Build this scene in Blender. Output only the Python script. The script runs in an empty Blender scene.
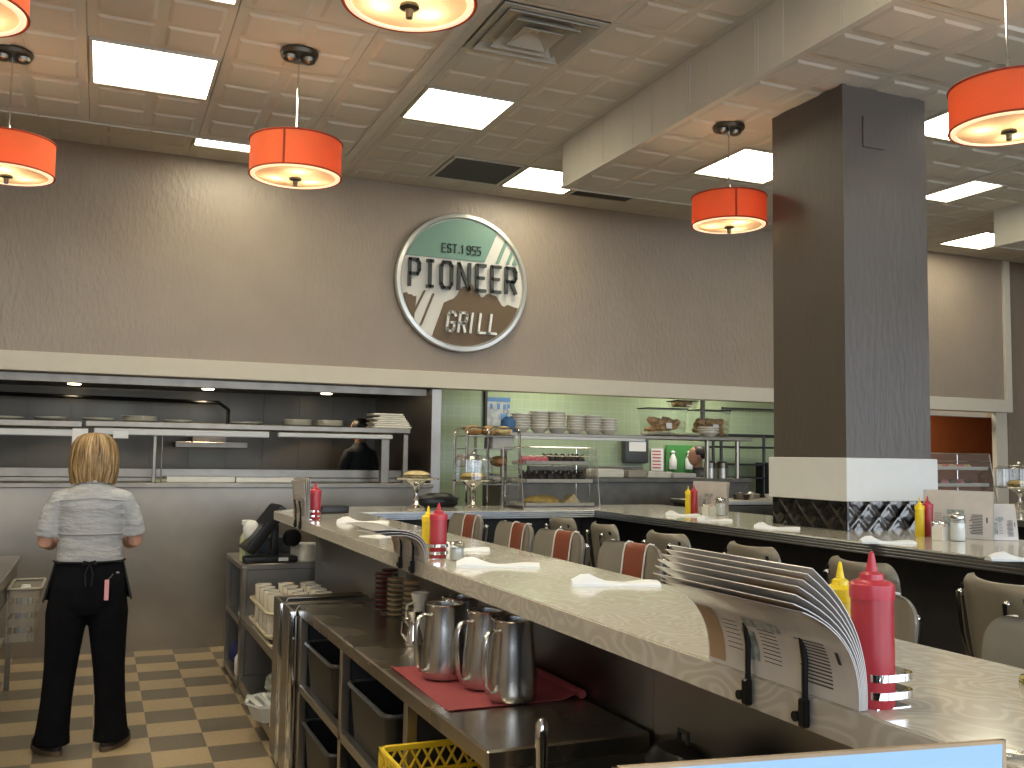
import bpy, bmesh, math, random
from mathutils import Vector, Matrix
random.seed(7)
PI = math.pi
C = bpy.context.scene.collection
scn = bpy.context.scene

# ---------------------------------------------------------------- materials
def mat(name, col, rough=.5, metal=0, noise=0, nscale=8, stretch=(1,1,1), bump=0, bscale=40, bstretch=(1,1,1),
        spec=.5, emit=None, es=0, coat=0, bdist=.01, sheen=0, rvar=0):
    m = bpy.data.materials.new(name); m.use_nodes = True
    nt = m.node_tree; N = nt.nodes; L = nt.links
    b = N['Principled BSDF']
    b.inputs['Base Color'].default_value = (*col, 1)
    b.inputs['Roughness'].default_value = rough
    b.inputs['Metallic'].default_value = metal
    b.inputs['Specular IOR Level'].default_value = spec
    b.inputs['Coat Weight'].default_value = coat
    b.inputs['Coat Roughness'].default_value = .08
    if emit: b.inputs['Emission Color'].default_value = (*emit, 1); b.inputs['Emission Strength'].default_value = es
    tc = N.new('ShaderNodeTexCoord')
    def nz(scale, st, detail=4):
        mp = N.new('ShaderNodeMapping'); mp.inputs['Scale'].default_value = st
        n = N.new('ShaderNodeTexNoise'); n.inputs['Scale'].default_value = scale; n.inputs['Detail'].default_value = detail
        L.new(tc.outputs['Object'], mp.inputs[0]); L.new(mp.outputs[0], n.inputs['Vector']); return n
    n = nz(nscale, stretch)
    r = N.new('ShaderNodeMapRange')
    r.inputs['From Min'].default_value = .3; r.inputs['From Max'].default_value = .7
    r.inputs['To Min'].default_value = 1-noise; r.inputs['To Max'].default_value = 1+noise
    L.new(n.outputs['Fac'], r.inputs[0])
    mx = N.new('ShaderNodeVectorMath'); mx.operation = 'SCALE'; mx.inputs[0].default_value = col
    L.new(r.outputs[0], mx.inputs['Scale']); L.new(mx.outputs[0], b.inputs['Base Color'])
    if rvar:
        r2 = N.new('ShaderNodeMapRange'); r2.inputs['From Min'].default_value = .3; r2.inputs['From Max'].default_value = .7
        r2.inputs['To Min'].default_value = max(.02, rough-rvar); r2.inputs['To Max'].default_value = rough+rvar
        L.new(n.outputs['Fac'], r2.inputs[0]); L.new(r2.outputs[0], b.inputs['Roughness'])
    if bump:
        n2 = nz(bscale, bstretch, 3); bp = N.new('ShaderNodeBump'); bp.inputs['Strength'].default_value = bump
        bp.inputs['Distance'].default_value = bdist
        L.new(n2.outputs['Fac'], bp.inputs['Height']); L.new(bp.outputs[0], b.inputs['Normal'])
    return m

def glassmat(name, tint=(1,1,1), refl=.12):
    m = bpy.data.materials.new(name); m.use_nodes = True
    nt = m.node_tree; N = nt.nodes; L = nt.links
    N.remove(N['Principled BSDF'])
    t = N.new('ShaderNodeBsdfTransparent'); t.inputs[0].default_value = (*tint, 1)
    g = N.new('ShaderNodeBsdfGlossy'); g.inputs['Roughness'].default_value = .03
    lw = N.new('ShaderNodeLayerWeight'); lw.inputs[0].default_value = .35
    mr = N.new('ShaderNodeMapRange'); mr.inputs['To Min'].default_value = refl*.5; mr.inputs['To Max'].default_value = .4
    L.new(lw.outputs['Fresnel'], mr.inputs[0])
    mx = N.new('ShaderNodeMixShader'); L.new(mr.outputs[0], mx.inputs[0]); L.new(t.outputs[0], mx.inputs[1]); L.new(g.outputs[0], mx.inputs[2])
    L.new(mx.outputs[0], N['Material Output'].inputs[0])
    return m

def grid_tile(name, a, bcol, size, checker=True, line=0, axes='XY', rough=.4, lw=.02, noise=.12):
    m = mat(name, a, rough); nt = m.node_tree; N = nt.nodes; L = nt.links; b = N['Principled BSDF']
    tc = N.new('ShaderNodeTexCoord'); mp = N.new('ShaderNodeMapping')
    mp.inputs['Scale'].default_value = (1/size[0], 1/size[1], 1)
    mp.inputs['Location'].default_value = (-size[2]/size[0], -size[3]/size[1], 0)
    L.new(tc.outputs['Object'], mp.inputs[0])
    sp = N.new('ShaderNodeSeparateXYZ'); L.new(mp.outputs[0], sp.inputs[0])
    def M(op, x, y=None):
        n = N.new('ShaderNodeMath'); n.operation = op
        for i, v in enumerate((x, y)):
            if v is None: continue
            if isinstance(v, (int, float)): n.inputs[i].default_value = v
            else: L.new(v, n.inputs[i])
        return n.outputs[0]
    ch = M('FLOORED_MODULO', M('ADD', M('FLOOR', sp.outputs[0]), M('FLOOR', sp.outputs[1])), 2)
    mx = N.new('ShaderNodeMix'); mx.data_type = 'RGBA'; L.new(ch, mx.inputs[0])
    mx.inputs[6].default_value = (*a, 1); mx.inputs[7].default_value = (*bcol, 1)
    n = N.new('ShaderNodeTexNoise'); n.inputs['Scale'].default_value = 45; n.inputs['Detail'].default_value = 8; n.inputs['Roughness'].default_value = .8
    mp2 = N.new('ShaderNodeMapping'); mp2.inputs['Scale'].default_value = (1, 2.2, 1); L.new(tc.outputs['Object'], mp2.inputs[0]); L.new(mp2.outputs[0], n.inputs['Vector'])
    r = N.new('ShaderNodeMapRange'); r.inputs['From Min'].default_value = .3; r.inputs['From Max'].default_value = .7
    r.inputs['To Min'].default_value = 1-noise; r.inputs['To Max'].default_value = 1+noise; L.new(n.outputs['Fac'], r.inputs[0])
    v = N.new('ShaderNodeVectorMath'); v.operation = 'SCALE'; L.new(mx.outputs[2], v.inputs[0]); L.new(r.outputs[0], v.inputs['Scale'])
    L.new(v.outputs[0], b.inputs['Base Color'])
    return m

def wall_tile(name, col, grout, s):
    m = mat(name, col, .3); nt = m.node_tree; N = nt.nodes; L = nt.links; b = N['Principled BSDF']
    tc = N.new('ShaderNodeTexCoord'); sp = N.new('ShaderNodeSeparateXYZ'); L.new(tc.outputs['Object'], sp.inputs[0])
    cb = N.new('ShaderNodeCombineXYZ'); L.new(sp.outputs[0], cb.inputs[0]); L.new(sp.outputs[2], cb.inputs[1])
    br = N.new('ShaderNodeTexBrick'); br.offset = 0; br.inputs['Scale'].default_value = 1
    br.inputs['Brick Width'].default_value = s; br.inputs['Row Height'].default_value = s; br.inputs['Mortar Size'].default_value = .004
    br.inputs['Color1'].default_value = (*col, 1); br.inputs['Color2'].default_value = (*[c*.95 for c in col], 1); br.inputs['Mortar'].default_value = (*grout, 1)
    L.new(cb.outputs[0], br.inputs['Vector']); L.new(br.outputs['Color'], b.inputs['Base Color'])
    return m

def swirl(name, c1, c2, rough=.12):
    m = mat(name, c1, rough, spec=.6, coat=.3); nt = m.node_tree; N = nt.nodes; L = nt.links; b = N['Principled BSDF']
    tc = N.new('ShaderNodeTexCoord')
    mp = N.new('ShaderNodeMapping'); mp.inputs['Scale'].default_value = (9, 5.5, 9); L.new(tc.outputs['Object'], mp.inputs[0])
    n = N.new('ShaderNodeTexNoise'); n.inputs['Scale'].default_value = 1; n.inputs['Detail'].default_value = 1; L.new(mp.outputs[0], n.inputs['Vector'])
    k = N.new('ShaderNodeMath'); k.operation = 'MULTIPLY'; k.inputs[1].default_value = 75; L.new(n.outputs['Fac'], k.inputs[0])
    s = N.new('ShaderNodeMath'); s.operation = 'SINE'; L.new(k.outputs[0], s.inputs[0])
    r = N.new('ShaderNodeMapRange'); r.inputs['From Min'].default_value = -.2; r.inputs['From Max'].default_value = 1; L.new(s.outputs[0], r.inputs[0])
    mx = N.new('ShaderNodeMix'); mx.data_type = 'RGBA'; L.new(r.outputs[0], mx.inputs[0])
    mx.inputs[6].default_value = (*c1, 1); mx.inputs[7].default_value = (*c2, 1); L.new(mx.outputs[2], b.inputs['Base Color'])
    return m

M = {}
M['header'] = mat('header_paint', (.345,.275,.208), .38, noise=.04, nscale=3, bump=.6, bscale=13, bstretch=(2.4,2.4,1.0), bdist=.014)
M['column'] = mat('column_paint', (.095,.078,.064), .40, noise=.06, nscale=3, bump=.3, bscale=11, bstretch=(3.2,3.2,.8), bdist=.01)
M['cream'] = mat('cream_trim', (.66,.60,.48), .5, noise=.02)
M['white_band'] = mat('white_band_paint', (.72,.72,.68), .5, noise=.02)
M['ceil'] = mat('ceiling_tile', (.56,.51,.425), .8, noise=.03, nscale=2, bump=.1, bscale=120)
M['ceil_edge'] = mat('ceiling_edge_panel', (.57,.53,.45), .7, noise=.04, nscale=4, stretch=(1,1,.2))
M['ceil_bar'] = mat('ceiling_grid_bar', (.5,.46,.39), .6)
M['grille'] = mat('vent_grey', (.10,.10,.085), .7)
M['duct'] = mat('duct_dark', (.02,.02,.02), .9)
M['air'] = mat('air_diffuser_metal', (.42,.39,.33), .6)
M['led'] = mat('troffer_lens', (.9,.9,.85), .6, emit=(1,.93,.70), es=10)
M['floor'] = grid_tile('server_floor_checker', (.44,.33,.20), (.165,.135,.10), (.305,.305,.034,.438), rough=.4, noise=.28)
M['platform'] = mat('platform_floor', (.16,.12,.09), .6, noise=.2, nscale=14)
M['swirl'] = swirl('counter_laminate', (.60,.55,.45), (.71,.67,.58), .13)
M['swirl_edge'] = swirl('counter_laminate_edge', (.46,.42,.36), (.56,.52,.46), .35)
M['steel'] = mat('brushed_steel', (.40,.37,.33), .33, 1, noise=.08, nscale=2.5, rvar=.04)
M['panel_steel'] = mat('under_counter_steel', (.30,.295,.285), .32, 1, noise=.12, nscale=2, rvar=.05)
M['steel_wall'] = mat('stained_steel_sheet', (.345,.30,.243), .38, .9, noise=.20, nscale=1.5, bump=.06, bscale=2.5, rvar=.05)
M['shelf_steel'] = mat('pass_shelf_steel', (.30,.27,.23), .42, 1, noise=.10)
M['counter_front'] = mat('dull_counter_front', (.15,.14,.122), .5, .6, noise=.15)
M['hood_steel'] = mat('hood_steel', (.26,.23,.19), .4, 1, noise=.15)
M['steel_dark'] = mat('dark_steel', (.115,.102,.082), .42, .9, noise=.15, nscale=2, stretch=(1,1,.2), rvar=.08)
M['steel_top'] = mat('worktop_steel', (.47,.425,.37), .27, 1, noise=.07, nscale=3, rvar=.04)
M['chrome'] = mat('chrome', (.75,.74,.72), .08, 1)
M['pitcher'] = mat('pitcher_steel', (.60,.59,.57), .24, 1, noise=.03, nscale=4)
M['nickel'] = mat('dark_nickel', (.15,.135,.11), .3, 1)
M['alu_edge'] = mat('aluminium_counter_edge', (.40,.41,.42), .3, 1, noise=.1)
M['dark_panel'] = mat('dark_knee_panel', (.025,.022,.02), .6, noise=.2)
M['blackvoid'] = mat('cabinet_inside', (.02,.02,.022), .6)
M['black'] = mat('black_plastic', (.012,.012,.013), .38)
M['blackmetal'] = mat('black_metal', (.02,.02,.02), .3, .6)
M['rubber'] = mat('black_rubber', (.01,.01,.01), .7)
M['green_tile'] = wall_tile('green_wall_tile', (.27,.34,.215), (.31,.37,.25), .108)
M['orange_wall'] = mat('orange_wall_paint', (.36,.09,.022), .6, noise=.05)
M['brown_wall'] = mat('brown_wall_paint', (.25,.19,.135), .5, noise=.05, bump=.3, bscale=9, bstretch=(3,3,.9))
M['shade'] = None
M['vinyl'] = mat('taupe_vinyl', (.235,.205,.155), .30, noise=.06, nscale=10, bump=.05, bscale=150, coat=.15)
M['rust'] = mat('rust_vinyl', (.24,.065,.032), .33, noise=.08, nscale=12, coat=.15)
M['piping'] = mat('white_piping', (.72,.68,.6), .4)
M['red'] = mat('red_squeeze_plastic', (.40,.032,.042), .32, noise=.03, spec=.5)
M['redcap'] = mat('red_cap_plastic', (.50,.040,.058), .30)
M['yellow'] = mat('yellow_squeeze_plastic', (.76,.56,.02), .32, noise=.03)
M['yellowcap'] = mat('yellow_cap_plastic', (.9,.66,.02), .3)
M['crate'] = mat('yellow_crate_plastic', (.82,.58,.03), .38)
M['ceramic'] = mat('white_ceramic', (.74,.70,.60), .18, coat=.3)
M['mug'] = mat('cream_mug_ceramic', (.74,.69,.58), .2, coat=.3)
M['tray'] = mat('cream_rack_plastic', (.60,.52,.38), .4)
M['paper'] = mat('white_paper_napkin', (.84,.84,.82), .8, noise=.02, bump=.08, bscale=40)
M['cloth'] = mat('folded_linen', (.74,.70,.60), .85, noise=.05, bump=.2, bscale=30)
M['quilt'] = mat('quilted_steel', (.085,.08,.074), .15, 1)
M['mat_red'] = mat('red_rubber_mat', (.32,.055,.06), .7, noise=.08, bump=.15, bscale=120)
M['glass'] = glassmat('clear_glass', (.93,.95,.94))
M['plexi'] = glassmat('clear_acrylic', (.94,.95,.94), .16)
M['sugar'] = mat('sugar', (.85,.84,.8), .8)
M['pepper'] = mat('pepper', (.10,.08,.06), .8)
M['pie'] = mat('pie_filling', (.62,.42,.12), .6, noise=.3, nscale=25, bump=.6, bscale=40)
M['pale_pie'] = mat('pale_pastry', (.70,.55,.28), .6, noise=.2, nscale=25, bump=.6, bscale=40)
M['bread'] = mat('bread_crust', (.42,.24,.09), .6, noise=.3, nscale=20, bump=.4, bscale=30)
M['choc'] = mat('dark_chocolate', (.035,.022,.016), .45, bump=.5, bscale=60)
M['pink'] = mat('pink_icing', (.68,.16,.20), .4, noise=.1, nscale=30)
M['doily'] = mat('tray_paper', (.55,.53,.49), .7, noise=.08, nscale=30)
M['jam'] = mat('dark_jam', (.12,.015,.02), .25)
M['wood'] = mat('light_wood', (.42,.30,.18), .6, noise=.2, nscale=10)
M['dispenser'] = mat('grey_dispenser', (.05,.055,.06), .4)
M['label_white'] = mat('white_label', (.72,.74,.76), .6)
M['label_blue'] = mat('blue_label', (.06,.16,.34), .5)
M['ink_red'] = mat('red_print', (.5,.05,.04), .6)
M['ink'] = mat('dark_print', (.05,.045,.04), .6)
M['ink_brown'] = mat('brown_print', (.36,.24,.14), .6)
M['green_board'] = mat('green_board', (.05,.22,.05), .5)
M['cardboard'] = mat('cardboard', (.45,.33,.2), .8)
M['bin'] = mat('black_bin_plastic', (.010,.009,.009), .4, noise=.2)
M['bin_rim'] = mat('bin_rim_plastic', (.06,.06,.062), .3)
M['white_plastic'] = mat('white_plastic', (.72,.72,.70), .4)
M['rack_plastic'] = mat('grey_rack_plastic', (.36,.32,.26), .5)
M['navy'] = mat('navy_cloth', (.02,.025,.12), .8)
M['bag'] = mat('clear_bag_plastic', (.42,.46,.40), .3, noise=.3, nscale=30, bump=.5, bscale=40)
M['towel_green'] = mat('pale_green_bottle', (.55,.60,.34), .4)
M['skin'] = mat('skin', (.55,.29,.20), .5, noise=.05)
M['skin2'] = mat('skin_darker', (.36,.18,.11), .5, noise=.05)
M['pants'] = mat('black_trousers', (.005,.005,.007), .95, noise=.25, nscale=10, bump=.6, bscale=7, bdist=.02, spec=.15)
M['apron'] = mat('black_apron', (.007,.008,.010), .9, noise=.2, bump=.3, bscale=8)
M['blackshirt'] = mat('black_cook_shirt', (.010,.011,.014), .8, bump=.4, bscale=8)
M['shoe'] = mat('black_shoe', (.012,.012,.014), .6)
M['sole'] = mat('brown_sole', (.13,.09,.055), .7)
M['tagpink'] = mat('pink_strap', (.80,.36,.40), .6)
M['pastel'] = mat('light_blue_plastic', (.35,.55,.80), .2)
M['sign_white'] = mat('sign_white', (.72,.69,.62), .4)
M['sign_rim'] = mat('sign_silver_rim', (.62,.61,.57), .3, .5)
M['sign_teal'] = mat('sign_teal', (.18,.32,.25), .45)
M['sign_brown'] = mat('sign_brown', (.15,.095,.045), .5)
M['sign_dark'] = mat('sign_dark_letters', (.045,.05,.045), .35)
M['sign_side'] = mat('sign_grey_side', (.20,.20,.19), .4, .4)
M['menu'] = mat('laminated_menu', (.58,.54,.505), .25, noise=.06, nscale=12, coat=.4)
M['menu_edge'] = mat('menu_clear_border', (.52,.49,.46), .2, coat=.4)
M['door_dark'] = mat('dark_door_paint', (.03,.02,.018), .5)
M['hood_lens'] = mat('hood_lamp_lens', (1,.9,.7), .4, emit=(1,.8,.5), es=14)
M['heat'] = mat('heat_lamp_strip', (.66,.66,.64), .35)

def striped_hair():
    m = mat('blond_hair', (.5,.33,.15), .42, spec=.4); nt = m.node_tree; N = nt.nodes; L = nt.links; b = N['Principled BSDF']
    tc = N.new('ShaderNodeTexCoord'); sp = N.new('ShaderNodeSeparateXYZ'); L.new(tc.outputs['Object'], sp.inputs[0])
    at = N.new('ShaderNodeMath'); at.operation = 'ARCTAN2'; L.new(sp.outputs[0], at.inputs[0]); L.new(sp.outputs[1], at.inputs[1])
    cb = N.new('ShaderNodeCombineXYZ'); L.new(at.outputs[0], cb.inputs[0])
    k = N.new('ShaderNodeMath'); k.operation = 'MULTIPLY'; k.inputs[1].default_value = .55; L.new(sp.outputs[2], k.inputs[0]); L.new(k.outputs[0], cb.inputs[1])
    n = N.new('ShaderNodeTexNoise'); n.inputs['Scale'].default_value = 9; n.inputs['Detail'].default_value = 6; n.inputs['Roughness'].default_value = .7
    L.new(cb.outputs[0], n.inputs['Vector'])
    cr = N.new('ShaderNodeValToRGB'); e = cr.color_ramp.elements
    e[0].position = .38; e[0].color = (.05,.028,.012,1); e[1].position = .66; e[1].color = (.62,.45,.24,1)
    x = e.new(.50); x.color = (.28,.17,.07,1)
    L.new(n.outputs['Fac'], cr.inputs[0]); L.new(cr.outputs[0], b.inputs['Base Color'])
    bp = N.new('ShaderNodeBump'); bp.inputs['Strength'].default_value = .6; bp.inputs['Distance'].default_value = .01
    L.new(n.outputs['Fac'], bp.inputs['Height']); L.new(bp.outputs[0], b.inputs['Normal'])
    return m
M['hair'] = striped_hair()
M['hair_dark'] = mat('dark_hair', (.02,.014,.01), .5)
M['shirt'] = mat('pale_striped_shirt', (.385,.385,.39), .85, noise=.12, nscale=26, stretch=(.35,.35,3.5), bump=1, bscale=7, bstretch=(1,1,2.4), bdist=.026)
M['shirt_line'] = mat('shirt_seam', (.32,.31,.31), .8)

def translucent(name, col, es=0, mixf=.5):
    m = bpy.data.materials.new(name); m.use_nodes = True
    nt = m.node_tree; N = nt.nodes; L = nt.links; b = N['Principled BSDF']
    b.inputs['Base Color'].default_value = (*col, 1); b.inputs['Roughness'].default_value = .8
    tc = N.new('ShaderNodeTexCoord'); n = N.new('ShaderNodeTexNoise'); n.inputs['Scale'].default_value = 220
    L.new(tc.outputs['Object'], n.inputs['Vector'])
    mr = N.new('ShaderNodeMapRange'); mr.inputs['To Min'].default_value = .85; mr.inputs['To Max'].default_value = 1.15; L.new(n.outputs['Fac'], mr.inputs[0])
    sc = N.new('ShaderNodeVectorMath'); sc.operation = 'SCALE'; sc.inputs[0].default_value = col; L.new(mr.outputs[0], sc.inputs['Scale']); L.new(sc.outputs[0], b.inputs['Base Color'])
    t = N.new('ShaderNodeBsdfTranslucent'); L.new(sc.outputs[0], t.inputs[0])
    mx = N.new('ShaderNodeMixShader'); mx.inputs[0].default_value = mixf
    L.new(b.outputs[0], mx.inputs[1]); L.new(t.outputs[0], mx.inputs[2]); L.new(mx.outputs[0], N['Material Output'].inputs[0])
    return m
M['shade'] = translucent('orange_lamp_fabric', (.72,.17,.055), mixf=.4)
M['lamp_glass'] = translucent('frosted_lamp_glass', (.68,.57,.36), mixf=.5)
M['rimwarm'] = mat('cream_lamp_rim', (.85,.72,.48), .5, emit=(1,.80,.52), es=.7)
M['seam'] = mat('shade_seam', (.30,.035,.012), .8)

# ---------------------------------------------------------------- mesh helpers
def nb(): return bmesh.new()
def box(bm, x0, y0, z0, x1, y1, z1, bev=0, R=None):
    x0, x1 = sorted((x0, x1)); y0, y1 = sorted((y0, y1)); z0, z1 = sorted((z0, z1))
    r = bmesh.ops.create_cube(bm, size=1); vs = r['verts']
    for v in vs:
        v.co = Vector(((x0+x1)/2 + v.co.x*(x1-x0), (y0+y1)/2 + v.co.y*(y1-y0), (z0+z1)/2 + v.co.z*(z1-z0)))
    if bev:
        es = list({e for v in vs for e in v.link_edges})
        o = bmesh.ops.bevel(bm, geom=es, offset=min(bev, .49*min(x1-x0, y1-y0, z1-z0)), segments=1 if bev < .009 else 2, profile=.6, affect='EDGES')
        vs = [v for v in o['verts']]
        vs = list({v for f in o['faces'] for v in f.verts} | set(vs))
    if R is not None:
        for v in vs: v.co = R @ v.co
    return vs
def lathe(bm, prof, n=24, c=(0,0,0), cap=True, sx=1, sy=1):
    rings = []
    for r, z in prof:
        rings.append([bm.verts.new((c[0]+max(r,1e-4)*math.cos(2*PI*i/n)*sx, c[1]+max(r,1e-4)*math.sin(2*PI*i/n)*sy, c[2]+z)) for i in range(n)])
    for a, b in zip(rings, rings[1:]):
        for i in range(n):
            bm.faces.new((a[i], a[(i+1)%n], b[(i+1)%n], b[i]))
    if cap:
        bm.faces.new(rings[0][::-1]); bm.faces.new(rings[-1])
    return rings
def tube(bm, pts, r, n=8, cap=True, closed=False, flat=None):
    pts = [Vector(p) for p in pts]; rings = []; m = len(pts); prev = None
    for i, p in enumerate(pts):
        if closed: t = (pts[(i+1)%m]-pts[i-1])
        else: t = pts[min(i+1, m-1)]-pts[max(i-1, 0)]
        t.normalize()
        if prev is None:
            up = Vector((0,0,1)) if abs(t.z) < .9 else Vector((1,0,0))
            u = t.cross(up).normalized()
        else:
            u = (prev - t*prev.dot(t)).normalized()
        prev = u; w = t.cross(u)
        rr = r[i] if isinstance(r, (list, tuple)) else r
        a, b = (rr, rr) if flat is None else (rr, rr*flat)
        rings.append([bm.verts.new(p + u*a*math.cos(2*PI*k/n) + w*b*math.sin(2*PI*k/n)) for k in range(n)])
    pr = list(zip(rings, rings[1:])) + ([(rings[-1], rings[0])] if closed else [])
    for a, b in pr:
        for k in range(n): bm.faces.new((a[k], a[(k+1)%n], b[(k+1)%n], b[k]))
    if cap and not closed: bm.faces.new(rings[0][::-1]); bm.faces.new(rings[-1])
    return rings
def loft(bm, rings, n=20, cap=True):
    """rings: (cx, cy, z, rx, ry)"""
    R = []
    for cx, cy, z, rx, ry in rings:
        R.append([bm.verts.new((cx+rx*math.cos(2*PI*i/n), cy+ry*math.sin(2*PI*i/n), z)) for i in range(n)])
    for a, b in zip(R, R[1:]):
        for i in range(n): bm.faces.new((a[i], a[(i+1)%n], b[(i+1)%n], b[i]))
    if cap: bm.faces.new(R[0][::-1]); bm.faces.new(R[-1])
    return R
def prism(bm, poly, d0, d1, plane='XZ'):
    """extrude 2-D polygon between depths; XZ -> depth along Y, XY -> along Z, YZ -> along X"""
    def P(a, b, d): return {'XZ': (a, d, b), 'XY': (a, b, d), 'YZ': (d, a, b)}[plane]
    A = [bm.verts.new(P(a, b, d0)) for a, b in poly]; B = [bm.verts.new(P(a, b, d1)) for a, b in poly]
    n = len(poly)
    f0 = bm.faces.new(A); f1 = bm.faces.new(B[::-1])
    for i in range(n): bm.faces.new((A[i], B[i], B[(i+1)%n], A[(i+1)%n]))
def sheet(bm, grid, th=0):
    vs = [[bm.verts.new(p) for p in row] for row in grid]
    for a, b in zip(vs, vs[1:]):
        for i in range(len(a)-1): bm.faces.new((a[i], a[i+1], b[i+1], b[i]))
    if th:
        bmesh.ops.recalc_face_normals(bm, faces=bm.faces[:])
        g = bmesh.ops.solidify(bm, geom=bm.faces[:], thickness=th)
def ball(bm, c, r, sx=1, sy=1, sz=1, u=12, v=8, jit=0):
    o = bmesh.ops.create_uvsphere(bm, u_segments=u, v_segments=v, radius=r)
    for q in o['verts']:
        k = 1+random.uniform(-jit, jit)
        q.co = Vector((c[0]+q.co.x*sx*k, c[1]+q.co.y*sy*k, c[2]+q.co.z*sz*k))
def obj(name, bm, m, parent=None, smooth=35, loc=None, rot=None):
    if isinstance(bm, bpy.types.Mesh): me = bm
    else:
        bmesh.ops.recalc_face_normals(bm, faces=bm.faces[:])
        me = bpy.data.meshes.new(name); bm.to_mesh(me); bm.free()
    me.materials.clear(); me.materials.append(M[m] if isinstance(m, str) else m)
    for p in me.polygons: p.use_smooth = True
    me.set_sharp_from_angle(angle=math.radians(smooth))
    o = bpy.data.objects.new(name, me); C.objects.link(o)
    if parent: o.parent = parent
    if loc: o.location = loc
    if rot: o.rotation_euler = rot
    return o
def thing(name, label, cat, loc=(0,0,0), rz=0, group=None):
    o = bpy.data.objects.new(name, None); C.objects.link(o); o.empty_display_size = .05
    o.location = loc; o.rotation_euler = (0,0,rz); return tag(o, label, cat, group)
def tag(o, label, cat, group=None, kind=None):
    o['label'] = label; o['category'] = cat
    if group: o['group'] = group
    if kind: o['kind'] = kind
    return o
def struct(name, bm, m, smooth=35):
    o = obj(name, bm, m, smooth=smooth); o['kind'] = 'structure'; return o
def dup(root, loc, label, rz=0, group=None, scale=None):
    r = root.copy(); C.objects.link(r); r.location = loc; r.rotation_euler = (0,0,rz); r['label'] = label
    if group: r['group'] = group
    if scale: r.scale = (scale,)*3 if isinstance(scale, (int, float)) else scale
    for ch in list(root.children):
        c = ch.copy(); C.objects.link(c); c.parent = r
        for g in list(ch.children):
            d = g.copy(); C.objects.link(d); d.parent = c
    return r
def fuse(bm, voxel=.012, sm=4):
    """voxel-fuse overlapping closed shells into one continuous surface"""
    bmesh.ops.recalc_face_normals(bm, faces=bm.faces[:])
    me = bpy.data.meshes.new('t'); bm.to_mesh(me); bm.free()
    o = bpy.data.objects.new('t', me); C.objects.link(o)
    m = o.modifiers.new('r', 'REMESH'); m.mode = 'VOXEL'; m.voxel_size = voxel
    if sm: s = o.modifiers.new('s', 'SMOOTH'); s.iterations = sm; s.factor = .5
    dg = bpy.context.evaluated_depsgraph_get(); dg.update()
    out = bpy.data.meshes.new_from_object(o.evaluated_get(dg))
    bpy.data.objects.remove(o); return out

LZ, HZ, CT = 3.934, 4.314, 1.294     # low ceiling, high ceiling, counter top
PF = .42                             # raised customer floor
T = .712                             # ceiling tile pitch

# ---------------------------------------------------------------- the room
bm = nb(); box(bm, -3.2, -3.5, -.1, 1.55, 11.4, 0); struct('floor', bm, 'floor')
bm = nb(); box(bm, 1.55, -3.5, -.1, 13, 11.4, 0); struct('floor', bm, 'platform')
bm = nb(); box(bm, 1.56, .45, 0, 4.12, 7.2, PF); box(bm, 4.7, -3.5, 0, 13, 6.0, PF); box(bm, -3.2, -3.5, 0, 4.7, .40, PF); struct('floor', bm, 'platform')

def ceiling(name, x0, x1, y0, y1, z, ox, oy, skip=()):
    bm = nb(); box(bm, x0, y0, z+.03, x1, y1, z+.08)  # slab over the tiles, added to stop light leaking through
    for i in range(math.floor((x0-ox)/T), math.ceil((x1-ox)/T)):
        for j in range(math.floor((y0-oy)/T), math.ceil((y1-oy)/T)):
            if (i, j) in skip: continue
            X0, X1, Y0, Y1 = ox+i*T, ox+(i+1)*T, oy+j*T, oy+(j+1)*T
            a0, a1, b0, b1 = max(X0, x0), min(X1, x1), max(Y0, y0), min(Y1, y1)
            if a1-a0 < .03 or b1-b0 < .03: continue
            box(bm, a0+.0018, b0+.0018, z+.006, a1-.0018, b1-.0018, z+.034)
            for p in (0, 1):
                for q in (0, 1):
                    c0, c1 = X0+.05+p*T/2-.015*p, X0+T/2-.02+p*(T/2-.03)
                    d0, d1 = Y0+.05+q*T/2-.015*q, Y0+T/2-.02+q*(T/2-.03)
                    c0, c1, d0, d1 = max(c0, a0+.02), min(c1, a1-.02), max(d0, b0+.02), min(d1, b1-.02)
                    if c1-c0 < .05 or d1-d0 < .05: continue
                    e = .020
                    t = [bm.verts.new(v) for v in ((c0,d0,z+.006),(c1,d0,z+.006),(c1,d1,z+.006),(c0,d1,z+.006))]
                    u = [bm.verts.new(v) for v in ((c0+e,d0+e,z-.003),(c1-e,d0+e,z-.003),(c1-e,d1-e,z-.003),(c0+e,d1-e,z-.003))]
                    bm.faces.new(u)
                    for k in range(4): bm.faces.new((t[k], t[(k+1)%4], u[(k+1)%4], u[k]))
    return struct(name, bm, 'ceil', 20)
LOX, LOY = -.157, 5.6
ceiling('ceiling', -3.2, 1.628, -3.5, 7.098, LZ, LOX, LOY, {(0,0),(0,-2),(-3,0),(0,-4),(-2,-2),(-2,-4),(0,-6),(-3,-6)})
HX, HY = 2.033, 6.405
ceiling('ceiling', 1.66, 3.46, -3.5, 8.9, HZ, HX, HY, {(0,0),(0,-2),(2,2),(1,2),(0,-5)})
ceiling('ceiling', -3.2, 1.66, 7.1, 8.9, HZ, HX, HY, {(-2,2)})
RX, RY = 3.46, 4.176
ceiling('ceiling', 3.492, 6.276, -3.5, 7.12, LZ, RX, RY, {(1,2),(2,0),(1,-2),(3,-3)})
ceiling('ceiling', 3.46, 8.44, 7.12, 8.9, HZ, HX, HY, {(2,2),(3,2)})
ceiling('ceiling', 6.308, 8.44, -3.5, 7.12, HZ, 6.35, HY, {(1,0)})
ceiling('ceiling', 8.472, 13, -3.5, 7.12, LZ, RX, RY, ())
ceiling('ceiling', 8.44, 13, 7.12, 8.9, HZ, 8.44, HY, {(1,2)})
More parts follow.
